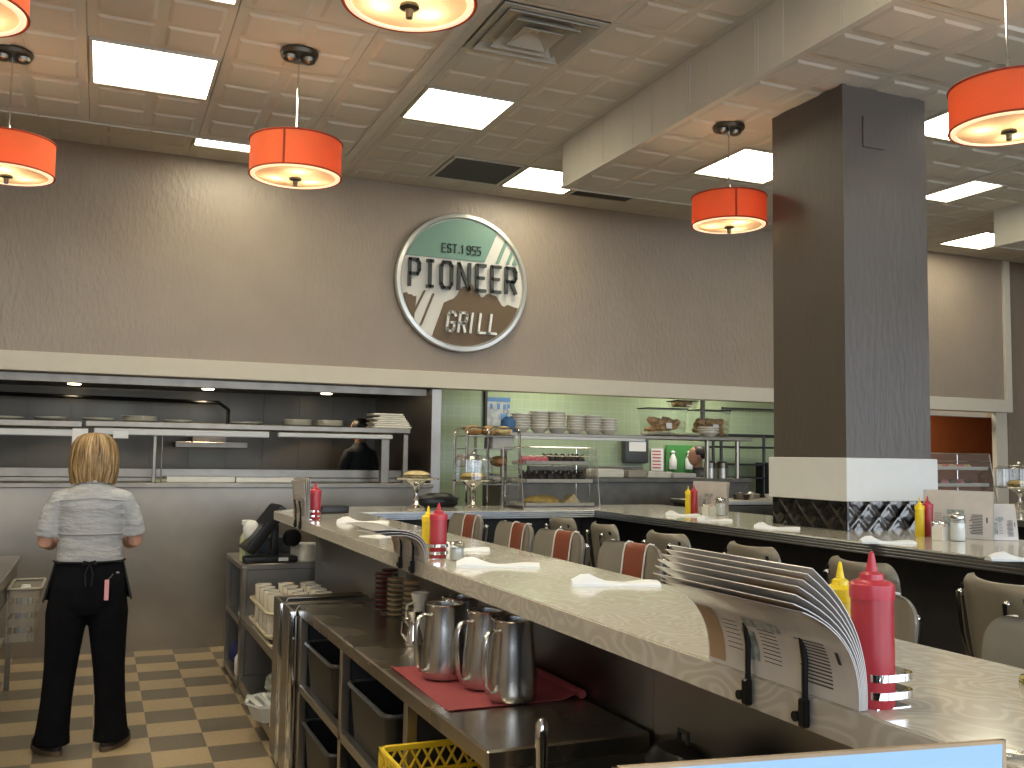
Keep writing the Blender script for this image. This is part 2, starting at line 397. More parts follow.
# drop faces between the ceiling levels
def drop(name, axis, c, a0, a1):
    bm = nb(); k = a1
    w = .03
    while k > a0+.02:
        k0 = max(a0, k-T)
        if axis == 'x':
            box(bm, c, k0+.004, LZ, c+w, k-.004, HZ+.03, .004)
            for s in (.32, .36): box(bm, c-.004, k0+T*s, LZ+.03, c, k0+T*s+.012, HZ-.03)
        else: box(bm, k0+.004, c, LZ, k-.004, c+w, HZ+.03, .004)
        k = k0
    if axis == 'x':
        box(bm, c-.012, a0, LZ-.006, c+.03, a1, LZ+.016); box(bm, c+.006, a0, LZ, c+.028, a1, HZ+.03)
    return struct(name, bm, 'ceil_edge')
drop('ceiling', 'x', 3.46, -3.5, 7.13); drop('ceiling', 'x', 8.44, -3.5, 7.13)
drop('ceiling', 'x', 1.63, -3.5, 7.1); drop('ceiling', 'x', 6.278, -3.5, 7.1)
drop('ceiling', 'y', 7.1, -3.2, 1.66); drop('ceiling', 'y', 7.12, 3.49, 6.3); drop('ceiling', 'y', 7.12, 8.47, 13)

bm = nb(); box(bm, -3.3, -3.6, 4.42, 13.1, 11.4, 4.5); struct('ceiling', bm, 'ceil')  # unseen roof slab added to keep sky light from leaking in
bm = nb(); box(bm, -3.2, 8.9, 2.345, 10.66, 9.02, 4.4)
for x in (-2.67, -1.21, .25, 1.71, 3.17, 4.63, 6.09, 7.55, 9.01, 10.47): box(bm, x, 8.897, 2.5, x+.006, 8.9, 4.314)
struct('wall_back', bm, 'header')
bm = nb(); box(bm, 10.76, 8.93, 0, 13, 9.05, 4.4); struct('wall_back', bm, 'brown_wall')
bm = nb(); box(bm, -3.2, 8.86, 2.345, 10.76, 8.9, 2.505, .004); box(bm, 10.65, 8.86, 2.505, 10.76, 8.9, HZ, .004)
struct('trim_1', bm, 'cream')
bm = nb(); box(bm, 8.9, 9.1, 2.285, 10.7, 9.22, 2.36, .004); box(bm, 10.56, 8.95, 0, 10.76, 9.02, 2.345, .004); struct('trim_2', bm, 'cream')
bm = nb(); box(bm, -3.3, -3.5, 0, -3.2, 11.4, 4.4); struct('wall_left', bm, 'header')
bm = nb(); box(bm, 13, -3.5, 0, 13.1, 11.4, 4.4); struct('wall_right', bm, 'header')
# front wall with the daylight windows, behind the camera
bm = nb()
box(bm, -3.3, -3.6, 0, 13.1, -3.5, 1.1); box(bm, -3.3, -3.6, 3.3, 13.1, -3.5, 4.4)
for x in (-3.3, .3, 3.6, 6.9, 10.2, 12.8): box(bm, x, -3.6, 1.1, x+.3, -3.5, 3.3)
struct('wall_front', bm, 'header')
for k, x in enumerate((-3.0, .6, 3.9, 7.2, 10.5)):
    bm = nb(); w = 3.3 if k == 0 else (3.0 if k < 4 else 2.3); 
    box(bm, x, -3.58, 1.1, x+w, -3.52, 1.16); box(bm, x, -3.58, 3.24, x+w, -3.52, 3.3); box(bm, x, -3.58, 1.16, x+.05, -3.52, 3.24); box(bm, x+w-.05, -3.58, 1.16, x+w, -3.52, 3.24)
    struct('window_%d' % (k+1), bm, 'cream')
# kitchen shell
bm = nb(); box(bm, -3.2, 11.2, 0, 3.1, 11.4, 3.0)
for i in range(16): box(bm, -3.1+i*.4, 11.19, 0, -3.09+i*.4, 11.2, 2.9)
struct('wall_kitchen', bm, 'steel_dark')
bm = nb(); box(bm, 3.1, 10.6, 0, 8.9, 10.75, 3.0); struct('wall_kitchen', bm, 'green_tile')
bm = nb(); box(bm, 9.35, 10.6, 0, 13, 10.75, 3.0); struct('wall_kitchen', bm, 'orange_wall')
bm = nb(); box(bm, 8.9, 10.62, 0, 9.35, 10.72, 3.0); struct('door_1', bm, 'door_dark')
bm = nb(); box(bm, -3.2, 8.95, 3.0, 13, 11.4, 3.1); struct('ceiling', bm, 'ceil')
bm = nb(); box(bm, 2.96, 8.95, 0, 3.06, 9.05, 2.34, .004); box(bm, 3.0, 9.05, 0, 3.09, 11.2, 3.0); struct('trim_3', bm, 'steel')
bm = nb(); box(bm, 4.15, 10.56, 2.0, 4.18, 10.6, 3.0); box(bm, 7.18, 10.55, 2.0, 7.22, 10.6, 3.0); box(bm, 7.5, 10.57, 2.36, 8.6, 10.59, 2.38); struct('trim_4', bm, 'dark_panel')
# column
bm = nb(); box(bm, 3.97, 4.383, CT, 4.62, 5.035, LZ); box(bm, 4.12, 4.374, 3.57, 4.285, 4.383, 3.76, .003)
for x in (3.962, ): box(bm, x, 4.375, CT+.2, x+.03, 4.405, LZ)
struct('wall_column', bm, 'column')
bm = nb(); box(bm, 3.945, 4.355, 1.463, 4.645, 5.06, 1.714, .004); struct('trim_5', bm, 'white_band')

# ---------------------------------------------------------------- ceiling fixtures
def troffer(x0, y0, x1, y1, z, label, group='flat panel ceiling lights'):
    t = thing('ceiling_light', label, 'light', ((x0+x1)/2, (y0+y1)/2, z), group=group)
    a, b = (x1-x0)/2, (y1-y0)/2
    bm = nb()
    for s in ((-a,-b,a,-b+.02),(-a,b-.02,a,b),(-a,-b+.02,-a+.02,b-.02),(a-.02,-b+.02,a,b-.02)): box(bm, s[0], s[1], -.004, s[2], s[3], .05)
    obj('frame', bm, 'ceil_bar', t)
    bm = nb(); box(bm, -a+.02, -b+.02, .004, a-.02, b-.02, .03); obj('diffuser', bm, 'led', t)
def cell(ox, oy, i, j): return ox+i*T+.008, oy+j*T+.008, ox+(i+1)*T-.008, oy+(j+1)*T-.008
troffer(*cell(LOX, LOY, 0, 0), LZ, 'large glowing square ceiling panel nearest the left pendant lamps')
troffer(*cell(LOX, LOY, 0, -2), LZ, 'glowing ceiling panel cut off by the top edge of the photo, left of centre')
troffer(*cell(LOX, LOY, -3, 0), LZ, 'glowing ceiling panel left of the frame over the server aisle')
troffer(*cell(HX, HY, 0, 0), HZ, 'glowing square ceiling panel above and left of the round sign, left of the ceiling drop')
troffer(*cell(HX, HY, 2, 2), HZ, 'glowing ceiling panel half hidden behind the end of the ceiling drop')
troffer(*cell(HX, HY, -2, 2), HZ, 'thin glowing sliver of ceiling panel just above the wall behind the middle pendant')
troffer(*cell(RX, RY, 1, 2), LZ, 'glowing ceiling panel behind the pendant lamp beside the brown column')
troffer(*cell(RX, RY, 2, 0), LZ, 'glowing ceiling panel between the brown column and the right pendant lamp')
troffer(*cell(6.35, HY, 1, 0), HZ, 'narrow glowing ceiling panel right of the column, below the right pendant lamp')
troffer(*cell(8.44, HY, 1, 2), HZ, 'lowest glowing ceiling panel at far right, beside the second ceiling drop')
troffer(*cell(HX, HY, 0, -5), HZ, 'glowing ceiling panel above the camera')
troffer(*cell(RX, RY, 3, -3), LZ, 'added unseen ceiling panel light over the right seats, outside the frame')  # unseen panel added for more warm top light

for ij, lab in (((0,-4),'added unseen ceiling panel light above the worktop, outside the frame'),((-2,-2),'added unseen ceiling panel light over the server aisle, outside the frame'),((-2,-4),'added unseen ceiling panel light over the left seats, outside the frame'),((0,-6),'added unseen ceiling panel light over the near seats, outside the frame'),((-3,-6),'added unseen ceiling panel light in the left corner, outside the frame')):
    troffer(*cell(LOX, LOY, *ij), LZ, lab)  # unseen panels added to light the floor, cabinet fronts and worktop
def vent(i, j, label, ox=HX, oy=HY):
    x0, y0, x1, y1 = cell(ox, oy, i, j)
    t = thing('return_air_vent', label, 'vent', ((x0+x1)/2, (y0+y1)/2, HZ)); a = (x1-x0)/2
    bm = nb()
    for s in ((-a,-a,a,-a+.03),(-a,a-.03,a,a),(-a,-a+.03,-a+.03,a-.03),(a-.03,-a+.03,a,a-.03)): box(bm, s[0], s[1], -.006, s[2], s[3], .03)
    obj('frame', bm, 'ceil_bar', t)
    bm = nb()
    for k in range(22): box(bm, -a+.03, -a+.04+k*.029, 0, a-.03, -a+.052+k*.029, .02)
    box(bm, -a+.03, -a+.03, .03, a-.03, a-.03, .034); obj('slats', bm, 'grille', t)
vent(1, 2, 'dark square return air grille above the round sign')
vent(3, 2, 'dark sliver of return air grille right of the ceiling drop end')
x0, y0, x1, y1 = cell(HX, HY, 0, -2)
t = thing('air_diffuser', 'square stepped air supply diffuser in the ceiling at top centre', 'vent', ((x0+x1)/2, (y0+y1)/2, HZ))
def sqring(bm, r0, z0, r1, z1, th=.006):
    a = [(-r0,-r0,z0),(r0,-r0,z0),(r0,r0,z0),(-r0,r0,z0)]; b = [(-r1,-r1,z1),(r1,-r1,z1),(r1,r1,z1),(-r1,r1,z1)]
    va = [bm.verts.new(p) for p in a]; vb = [bm.verts.new(p) for p in b]
    vc = [bm.verts.new((p[0],p[1],p[2]+th)) for p in a]; vd = [bm.verts.new((p[0],p[1],p[2]+th)) for p in b]
    for k in range(4):
        j = (k+1)%4
        bm.faces.new((va[k],va[j],vb[j],vb[k])); bm.faces.new((vc[k],vd[k],vd[j],vc[j]))
        bm.faces.new((va[k],vc[k],vc[j],va[j])); bm.faces.new((vb[k],vb[j],vd[j],vd[k]))
bm = nb(); sqring(bm, .345, -.004, .30, -.004); obj('frame', bm, 'air', t)
for r0, r1, z in ((.30,.235,.0),(.215,.150,-.004),(.135,.02,-.008)):
    bm = nb(); sqring(bm, r0, z-.02, r1, z+.045); obj('louver', bm, 'air', t)
bm = nb(); box(bm, -.34, -.34, .07, .34, .34, .08); obj('duct', bm, 'duct', t)

# ---------------------------------------------------------------- pendant lamps
def pendant(x, y, zb, r, label, top=LZ):
    t = thing('pendant_lamp', label, 'lamp', (x, y, top), group='orange drum pendant lamps')
    zb += .02; h = r*.76; z0 = zb-top
    bm = nb(); lathe(bm, [(.0,0),(.105,0),(.108,-.012),(.10,-.03),(.02,-.034),(0,-.034)], 28, cap=False)
    for s in (-1, 1): lathe(bm, [(.045,-.028),(.04,-.05),(.02,-.062),(0,-.064)], 16, (s*.05,0,0), cap=False)
    obj('canopy', bm, 'nickel', t)
    bm = nb(); tube(bm, [(0,0,-.03),(0,0,z0+h+.02)], .006, 8); lathe(bm, [(.012,z0+h-.02),(.012,z0+h+.07),(.006,z0+h+.09)], 10); obj('stem', bm, 'chrome', t)
    bm = nb(); n = 56
    lathe(bm, [(r,z0),(r,z0+h),(r-.006,z0+h),(r-.006,z0)], n, cap=False); sh = obj('shade', bm, 'shade', t)
    bm = nb()
    for zz in (z0, z0+h): tube(bm, [(r*math.cos(2*PI*i/48)*1.003, r*math.sin(2*PI*i/48)*1.003, zz) for i in range(48)], .005, 6, closed=True)
    a = math.radians(-115); 
    tube(bm, [(1.004*r*math.cos(a), 1.004*r*math.sin(a), z0), (1.004*r*math.cos(a), 1.004*r*math.sin(a), z0+h)], .006, 6)
    obj('seam_binding', bm, 'seam', sh)
    bm = nb(); lathe(bm, [(r-.008,z0-.004),(r-.03,z0-.008),(r-.03,z0+.004),(r-.008,z0+.006)], n, cap=False); obj('diffuser_ring', bm, 'rimwarm', t)
    bm = nb(); lathe(bm, [(r-.028,z0),(r*.5,z0-.006),(.01,z0-.008)], n, cap=False); obj('diffuser', bm, 'lamp_glass', t)
    bm = nb(); lathe(bm, [(0,z0-.006),(.032,z0-.01),(.034,z0-.02),(.014,z0-.026),(.012,z0-.055),(0,z0-.056)], 16, cap=False); obj('finial', bm, 'nickel', t)
    bm = nb()
    for s in range(3):
        a = s*2*PI/3+.5; ball(bm, (math.cos(a)*r*.45, math.sin(a)*r*.45, z0+h*.35), .03)
    bl = obj('bulb', bm, 'bulb', t)
    for s in range(3):
        a = s*2*PI/3+.5
        L = bpy.data.lights.new('pendant_bulb', 'POINT'); L.energy = 3.0; L.color = (1,.88,.62); L.shadow_soft_size = .035
        lo = bpy.data.objects.new('pendant_bulb_light', L); C.objects.link(lo); lo.location = (x+math.cos(a)*r*.45, y+math.sin(a)*r*.45, zb+h*.26)
M['bulb'] = mat('warm_bulb', (1,.8,.5), .5, emit=(1,.78,.5), es=2.5)
pendant(.935, 5.31, 3.205, .25, 'orange drum pendant lamp hanging left of the round sign')
pendant(-.545, 5.99, 3.21, .245, 'orange drum pendant lamp at the left edge, lower of the two there')
pendant(.90, 3.05, 3.20, .225, 'large near orange drum pendant cut off at the top centre')
pendant(3.805, 5.281, 3.235, .245, 'orange drum pendant lamp hanging left of the brown column')
pendant(3.72, 3.05, 3.185, .248, 'orange drum pendant lamp at the top right edge')
pendant(-.535, 3.79, 3.215, .235, 'orange drum pendant cut off in the top left corner')

# ---------------------------------------------------------------- round wall sign
sg = thing('wall_sign', 'round diner sign with mountains and raised letters on the taupe wall', 'sign', (3.215, 8.88, 1.702-.003+1.694-1.694))
sg.location = (3.215, 8.885, 3.39)
SR = .69
def disc(bm, r, y0, y1, n=64):
    prism(bm, [(r*math.cos(2*PI*i/n), r*math.sin(2*PI*i/n)) for i in range(n)], y0, y1, 'XZ')
bm = nb(); disc(bm, SR, -.035, -.005); obj('backing', bm, 'sign_side', sg)
bm = nb(); disc(bm, .64, -.05, -.03); obj('face', bm, 'sign_white', sg)
bm = nb(); n = 72
prof = [(SR-.006,-.02),(SR,-.05),(SR-.012,-.075),(SR-.045,-.08),(SR-.055,-.07),(SR-.055,-.03)]
rings = [[bm.verts.new((r*math.cos(2*PI*i/n), y, r*math.sin(2*PI*i/n))) for i in range(n)] for r, y in prof]
for a, b in zip(rings, rings[1:]):
    for i in range(n): bm.faces.new((a[i], a[(i+1)%n], b[(i+1)%n], b[i]))
obj('rim', bm, 'sign_rim', sg, 50)
RI = .625
def arc(a0, a1, n=24): return [(RI*math.cos(math.radians(a0+(a1-a0)*i/n)), RI*math.sin(math.radians(a0+(a1-a0)*i/n))) for i in range(n+1)]
# teal upper field with white diagonal stripes
bm = nb(); zt = .225
kk = (.35-.224)/(.53-.22)
top_a = math.degrees(math.atan2(.51, .345))
poly = arc(top_a, 180-math.degrees(math.asin(zt/RI)), 26) + [(.224, zt)]
prism(bm, poly, -.062, -.05, 'XZ')
def dg(x0, w, z0, z1): return [(x0, z0), (x0+w, z0), (x0+w+kk*(z1-z0), z1), (x0+kk*(z1-z0), z1)]
prism(bm, dg(.345, .035, zt, .46), -.062, -.05, 'XZ')
prism(bm, dg(.455, .03, zt, .37), -.062, -.05, 'XZ')
prism(bm, [(.52,zt),(.575,zt),(.548,.295)], -.062, -.05, 'XZ')
obj('teal_field', bm, 'sign_teal', sg)
bm = nb()
a0 = math.atan2(-.535, -.30)
prof = [(RI*math.cos(a0), RI*math.sin(a0)),(-.22,-.30),(-.19,-.21),(-.13,-.18),(-.10,-.17),(-.06,-.13),(-.04,-.09),(0,-.04),(.04,-.045),(.075,-.01),(.10,-.02),(.12,-.065),(.155,-.075),(.19,-.133),(.22,-.125),(.25,-.095),(.28,-.087),(.31,-.10),(.35,-.11),(.38,-.15),(.41,-.195),(.44,-.21),(.465,-.19),(.487,-.187),(.54,-.205),(.588,-.213)]
e = math.degrees(math.atan2(-.213, .588))
prism(bm, prof + arc(e, math.degrees(a0), 26)[:-1], -.066, -.05, 'XZ')
A = arc(194, 218, 8)
prism(bm, [A[0],(-.575,-.14),(-.55,-.16),(-.53,-.155),(-.50,-.175),(-.475,-.17),A[-1]]+A[1:-1][::-1], -.062, -.05, 'XZ')
for (x0, z0, x1, z1) in ((-.39,-.107,-.51,-.36),(-.30,-.13,-.425,-.45)):
    prism(bm, [(x0-.011,z0),(x0+.011,z0),(x1+.011,z1),(x1-.011,z1)], -.058, -.05, 'XZ')
obj('mountains', bm, 'sign_brown', sg)
G = {  # glyph strokes on a 1 x 1 cell
 'P': [[(0,0),(0,1),(.8,1),(1,.85),(1,.6),(.8,.45),(0,.45)]], 'I': [[(.5,0),(.5,1)],[(.15,0),(.85,0)],[(.15,1),(.85,1)]],
 'i': [[(.5,0),(.5,1)]], 'O': [[(0,.15),(0,.85),(.2,1),(.8,1),(1,.85),(1,.15),(.8,0),(.2,0),(0,.15)]],
 'N': [[(0,0),(0,1),(1,0),(1,1)]], 'E': [[(1,0),(0,0),(0,1),(1,1)],[(0,.5),(.8,.5)]],
 'R': [[(0,0),(0,1),(.8,1),(1,.85),(1,.6),(.8,.45),(0,.45)],[(.5,.45),(1,0)]],
 'G': [[(1,.82),(.8,1),(.2,1),(0,.85),(0,.15),(.2,0),(.8,0),(1,.15),(1,.45),(.55,.45)]],
 'L': [[(0,1),(0,0),(1,0)]], 'S': [[(1,.85),(.8,1),(.2,1),(0,.85),(0,.62),(.2,.5),(.8,.5),(1,.38),(1,.15),(.8,0),(.2,0),(0,.15)]],
 'T': [[(.5,0),(.5,1)],[(0,1),(1,1)]], '.': [[(.4,0),(.4,.08)]], '1': [[(.2,.8),(.5,1),(.5,0)]],
 '9': [[(0,.12),(.2,0),(.8,0),(1,.2),(1,.85),(.8,1),(.2,1),(0,.85),(0,.6),(.2,.48),(1,.48)]],
 '5': [[(1,1),(0,1),(0,.55),(.75,.55),(1,.42),(1,.15),(.8,0),(0,0)]] }
def letters(bm, s, x, z, w, h, gap, th, y0, y1, slant=0):
    for ch in s:
        if ch == ' ': x += w+gap; continue
        for st in G[ch]:
            pts = [(x+a*w+slant*b*h, z+b*h) for a, b in st]
            for (ax, az), (bx, bz) in zip(pts, pts[1:]):
                d = math.hypot(bx-ax, bz-az); ux, uz = (bx-ax)/d, (bz-az)/d
                ax_, az_, bx_, bz_ = ax-ux*th*.4, az-uz*th*.4, bx+ux*th*.4, bz+uz*th*.4
                nx, nz = -uz*th/2, ux*th/2
                prism(bm, [(ax_+nx,az_+nz),(bx_+nx,bz_+nz),(bx_-nx,bz_-nz),(ax_-nx,az_-nz)], y0, y1, 'XZ')
        x += w+gap
bm = nb()
for ch, x, w_ in zip('PIONEER', (-.555,-.385,-.235,-.055,.135,.295,.45), (.095,.07,.105,.11,.085,.085,.10)): letters(bm, ch, x, -.07, w_, .25, 0, .030, -.10, -.066)
obj('main_lettering', bm, 'sign_dark', sg)
bm = nb()
for ch, x in zip('GRiLL', (-.175,-.055,.035,.155,.27)): letters(bm, ch, x, -.49, .072, .185, 0, .024, -.10, -.066, .12)
obj('lower_lettering', bm, 'sign_rim', sg)
bm = nb()
for ch, x in zip('EST.1955', (-.225,-.170,-.112,-.06,-.03,.035,.088,.141)): letters(bm, ch, x, .285, .034, .082, 0, .009, -.075, -.062)
obj('date_lettering', bm, 'sign_dark', sg)

# ---------------------------------------------------------------- counters
def rounded(poly, rad, n=5):
    out = []; m = len(poly)
    for i, p in enumerate(poly):
        r = rad.get(i, 0)
        if not r: out.append(p); continue
        a, b = Vector(poly[i-1]), Vector(poly[(i+1)%m]); p = Vector(p)
        u, w = (a-p).normalized(), (b-p).normalized()
        for k in range(n+1):
            s = k/n; out.append(tuple((p+u*r)*(1-s)**2 + p*2*s*(1-s) + (p+w*r)*s**2))
    return out
NE = 1.137
def run(label, poly, edges, panels, loc, swirl_edges=(), steel=()):
    cn = thing('dining_counter', label, 'counter', loc)
    def cobj(name, bm, m):
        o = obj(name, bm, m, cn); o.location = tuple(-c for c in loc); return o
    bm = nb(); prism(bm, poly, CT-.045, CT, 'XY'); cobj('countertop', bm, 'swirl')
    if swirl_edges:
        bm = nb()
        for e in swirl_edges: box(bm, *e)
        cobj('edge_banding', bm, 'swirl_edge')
    bm = nb()
    for (x0, y0, x1, y1) in edges:
        for k in range(4):
            z1 = CT-.004-k*.014; box(bm, x0, y0, z1-.011, x1, y1, z1, .003)
    cobj('ribbed_metal_edge', bm, 'alu_edge')
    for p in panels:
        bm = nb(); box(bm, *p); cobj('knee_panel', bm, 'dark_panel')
    for p in steel:
        bm = nb(); box(bm, *p); cobj('steel_back_panel', bm, 'panel_steel')
YJ = 6.6
run('long pale laminate counter with napkins, menus and steel worktop beneath', rounded([(NE,.72),(NE,6.85),(1.5,7.3),(1.68,7.3),(1.68,.72)], {2:.1}),
    [(1.68,.72,1.692,YJ)], [(1.56,.75,PF,1.6,7.0,CT-.045)], (1.4,3,0),
    [(NE-.006,.714,CT-.058,NE,6.85,CT-.002)],
    [(1.47,.75,0,1.56,2.40,CT-.045),(1.47,2.402,0,1.56,3.6,CT-.045),(1.47,3.602,0,1.56,4.8,CT-.045),(1.47,4.802,0,1.56,7.05,CT-.045)])
run('rear counter carrying the cake stands and the clear pastry case', [(1.682,YJ),(3.518,YJ),(3.518,7.3),(1.682,7.3)], [(1.694,YJ-.012,3.506,YJ)], [(1.69,6.84,PF,3.51,6.9,CT-.045)], (2.6,6.95,0))
run('far counter passing the foot of the brown column with ribbed metal edge', [(3.52,.72),(3.52,7.3),(4.5,7.3),(4.5,.72)], [(3.508,.72,3.52,YJ)], [(3.53,6.84,PF,3.86,6.9,CT-.045),(3.86,.75,PF,3.94,4.35,CT-.045),(3.86,4.35,PF,3.94,7.0,CT-.045)], (4.0,4.0,0))
run('counter segment right in front of the camera, outside the picture', [(-1.5,.15),(4.5,.15),(4.5,.718),(-1.5,.718)], [(-1.5,.138,4.5,.15)], [(-1.5,.4,0,4.5,.44,CT-.045)], (1.0,.4,0))

# quilted steel base below the column
bm = nb()
def quilt(bm, axis, c, a0, a1, z0, z1, s):
    nu = max(2, int((a1-a0)/.0135)); nv = 13; g = []
    for j in range(nv+1):
        row = []
        for i in range(nu+1):
            u = a0+(a1-a0)*i/nu; z = z0+(z1-z0)*j/nv
            p = ((u-a0)/.15+(z-z0)/.15) % 1; q = ((u-a0)/.15-(z-z0)/.15) % 1
            h = min(1, 5*min(p, 1-p))*min(1, 5*min(q, 1-q)); h = math.sqrt(h)*.010
            row.append((c-s*h if axis == 'x' else u, u if axis == 'x' else c-s*h, z))
        g.append(row)
    sheet(bm, g)
quilt(bm, 'x', 3.966, 4.383, 5.035, CT, 1.463, 1); quilt(bm, 'y', 4.379, 3.97, 4.62, CT, 1.463, 1)
box(bm, 3.957, 4.37, CT, 3.975, 4.385, 1.463, .003)
struct('trim_6', bm, 'quilt')

# second diner counter beyond, far right
ct3 = thing('dining_counter', 'far pale counter at right edge behind the brown column', 'counter', (6.4, 4.5, 0))
bm = nb(); box(bm, -.3, -3, CT-.045, .35, 2.6, CT, .005); box(bm, .35, .9, CT-.045, 3.5, 2.6, CT, .005); obj('countertop', bm, 'swirl', ct3)
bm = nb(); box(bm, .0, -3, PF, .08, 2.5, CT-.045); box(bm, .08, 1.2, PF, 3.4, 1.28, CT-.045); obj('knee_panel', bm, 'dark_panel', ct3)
bm = nb(); box(bm, -.312, -3, CT-.05, -.3, 2.6, CT-.004); obj('metal_edge', bm, 'alu_edge', ct3)

# ---------------------------------------------------------------- chairs
def backrest_mesh(w, h, curve=.05, th=.035, corner=.07, x0=-.5, x1=.5, off=0, nu=20, nv=10):
    """padded shell in local YZ (y = width), facing -x, clipped between x0..x1 of the width"""
    bm = nb(); F = []; B = []
    zz = [0, .008, .02, .04, .08, .14, .2, .24] + [h-corner*q for q in (1, .85, .7, .55, .4, .28, .18, .1, .04, .01, 0)]
    zz = [q for q in zz[:8] if q < h-corner-.005]+zz[8:]; nv = len(zz)-1
    for j in range(nv+1):
        z = zz[j]; rf, rb = [], []
        for i in range(nu+1):
            s = x0+(x1-x0)*i/nu; 
            inset = 0
            if z > h-corner: inset = corner-math.sqrt(max(0, corner**2-(z-(h-corner))**2))
            if z < corner*.6: inset = max(inset, (corner*.6-math.sqrt(max(0,(corner*.6)**2-(corner*.6-z)**2))))
            y = s*(w-2*inset); cx = -curve*(2*s)**2
            edge = min(1, (.5-abs(s))*9)*min(1, (h-z)/.025)*min(1, z/.025); edge = max(0, edge)
            t = th*.5*(.35+.65*math.sqrt(edge))
            rf.append((cx-t-off, y, z-.0)); rb.append((cx+t, y, z))
        F.append(rf); B.append(rb)
    vf = [[bm.verts.new(p) for p in r] for r in F]; vb = [[bm.verts.new(p) for p in r] for r in B]
    for j in range(nv):
        for i in range(nu):
            bm.faces.new((vf[j][i], vf[j][i+1], vf[j+1][i+1], vf[j+1][i])); bm.faces.new((vb[j][i], vb[j+1][i], vb[j+1][i+1], vb[j][i+1]))
    for j in range(nv):
        for i in (0, nu): bm.faces.new((vf[j][i], vf[j+1][i], vb[j+1][i], vb[j][i]))
    for i in range(nu):
        for j in (0, nv): bm.faces.new((vf[j][i], vf[j][i+1], vb[j][i+1], vb[j][i]))
    return bm
def chair(x, y, rz, ztop, label, stripe=True, w=.40, group=None):
    """swivel counter chair; faces -x locally, backrest at +x side"""
    t = thing('counter_chair', label, 'chair', (x, y, PF), rz, group)
    zt = ztop-PF; H = .34; zb = zt-H
    lean = Matrix.Rotation(math.radians(8), 4, 'Y')
    def place(o): o.location = (.19, 0, zb); o.rotation_euler = (0, math.radians(8), 0); return o
    b = place(obj('backrest', backrest_mesh(w, H), 'vinyl', t, 50))
    if stripe:
        s = obj('centre_stripe', backrest_mesh(w, H+.002, x0=-.17, x1=.17, off=.004, th=.036), 'rust', b, 50)
        bm = nb()
        for q in (-.17, .17):
            yy = q*w; cx = -.05*(2*q)**2
            tube(bm, [(cx+.016,yy,H+.002),(cx-.006,yy,H+.004),(cx-.02,yy,H-.008),(cx-.025,yy,H-.04),(cx-.025,yy,.04),(cx-.02,yy,.004)], .0035, 6)
        obj('piping', bm, 'piping', b)
        bm = nb(); pts = []
        for k in range(13):
            a = PI/2*k/12; pts.append((-.05*.81+.004, (w/2-.07)+.07*math.sin(a), H-.07+.07*math.cos(a)))
        tube(bm, pts+[(-.042, w/2, .08)], .004, 6); obj('edge_piping', bm, 'piping', b)
    bm = nb()
    for s in (-1, 1):
        tube(bm, [(.03, s*w*.30, H-.05),(.036, s*w*.30, H*.4),(.02, s*w*.28, -.06),(-.04, s*w*.27, -.115),(-.2, s*w*.27, -.12)], .0095, 8)
        ball(bm, (.022, s*w*.30, H-.055), .013)
    obj('back_frame', bm, 'chrome', b)
    if not stripe:
        bm = nb()
        for s in (-1, 1):
            lathe(bm, [(.012,0),(.012,.006),(0,.008)], 10)
            for v in bm.verts[-30:]: v.co = Vector((v.co.z+.0, v.co.x+s*w*.40, v.co.y+H-.045)) + Vector((-.05*.64+.016, 0, 0))
        obj('rivet', bm, 'blackmetal', b)
    zs = zb-.12
    bm = nb(); lathe(bm, [(.0,zs-.05),(.14,zs-.05),(.163,zs-.03),(.168,zs),(.15,zs+.025),(.1,zs+.035),(0,zs+.037)], 32, (.06,0,0), cap=False); obj('seat', bm, 'vinyl', t)
    bm = nb(); lathe(bm, [(.035,.02),(.035,zs-.05),(.09,zs-.05)], 16, (.06,0,0)); obj('pedestal', bm, 'chrome', t)
    bm = nb(); lathe(bm, [(.16,0),(.16,.012),(.06,.035),(.04,.06)], 28, (.06,0,0)); obj('base', bm, 'chrome', t)
    return t
G1 = 'striped chairs along the near counter'
# near counter: chairs sit at +x side and face -x
for (y, rz, lab) in ((4.93, .10, 'taupe chair with rust centre stripe, farthest along the near counter'),
                     (4.28, .05, 'second taupe chair with rust stripe from the far end of the near counter'),
                     (3.77, .12, 'third rust striped taupe chair, beside the folded napkins'),
                     (3.16, .12, 'rust striped taupe chair nearest the fanned menus'),
                     (1.98, .0, 'taupe chair back peeking up just right of the near red bottle'),
                     (1.42, .0, 'taupe chair back cut by the right edge of the photo')):
    chair(1.735, y*1.04, rz, 1.362 if y > 2.5 else 1.345, lab, True, .40 if y > 2.5 else .38, G1)
G2 = 'chairs along the far counter seen from behind'
for (x, y, rz, lab, w) in ((3.02, 6.05, PI-.05, 'taupe chair back farthest away by the counter corner', .42),
                     (3.02, 5.43, PI-.15, 'second taupe chair back from the counter corner', .44),
                     (3.02, 4.72, PI-.0, 'taupe chair back behind the fourth striped chair', .43),
                     (3.02, 3.93, PI-.1, 'taupe chair back just above the fanned menus', .46),
                     (3.02, 3.19, PI-.1, 'taupe chair back behind the near red and yellow bottles', .44),
                     (3.0, 2.46, PI-.35, 'large taupe chair back with chrome post at the right edge', .50)):
    chair(3.07, y*.97, rz, 1.29, lab, False, w, G2)

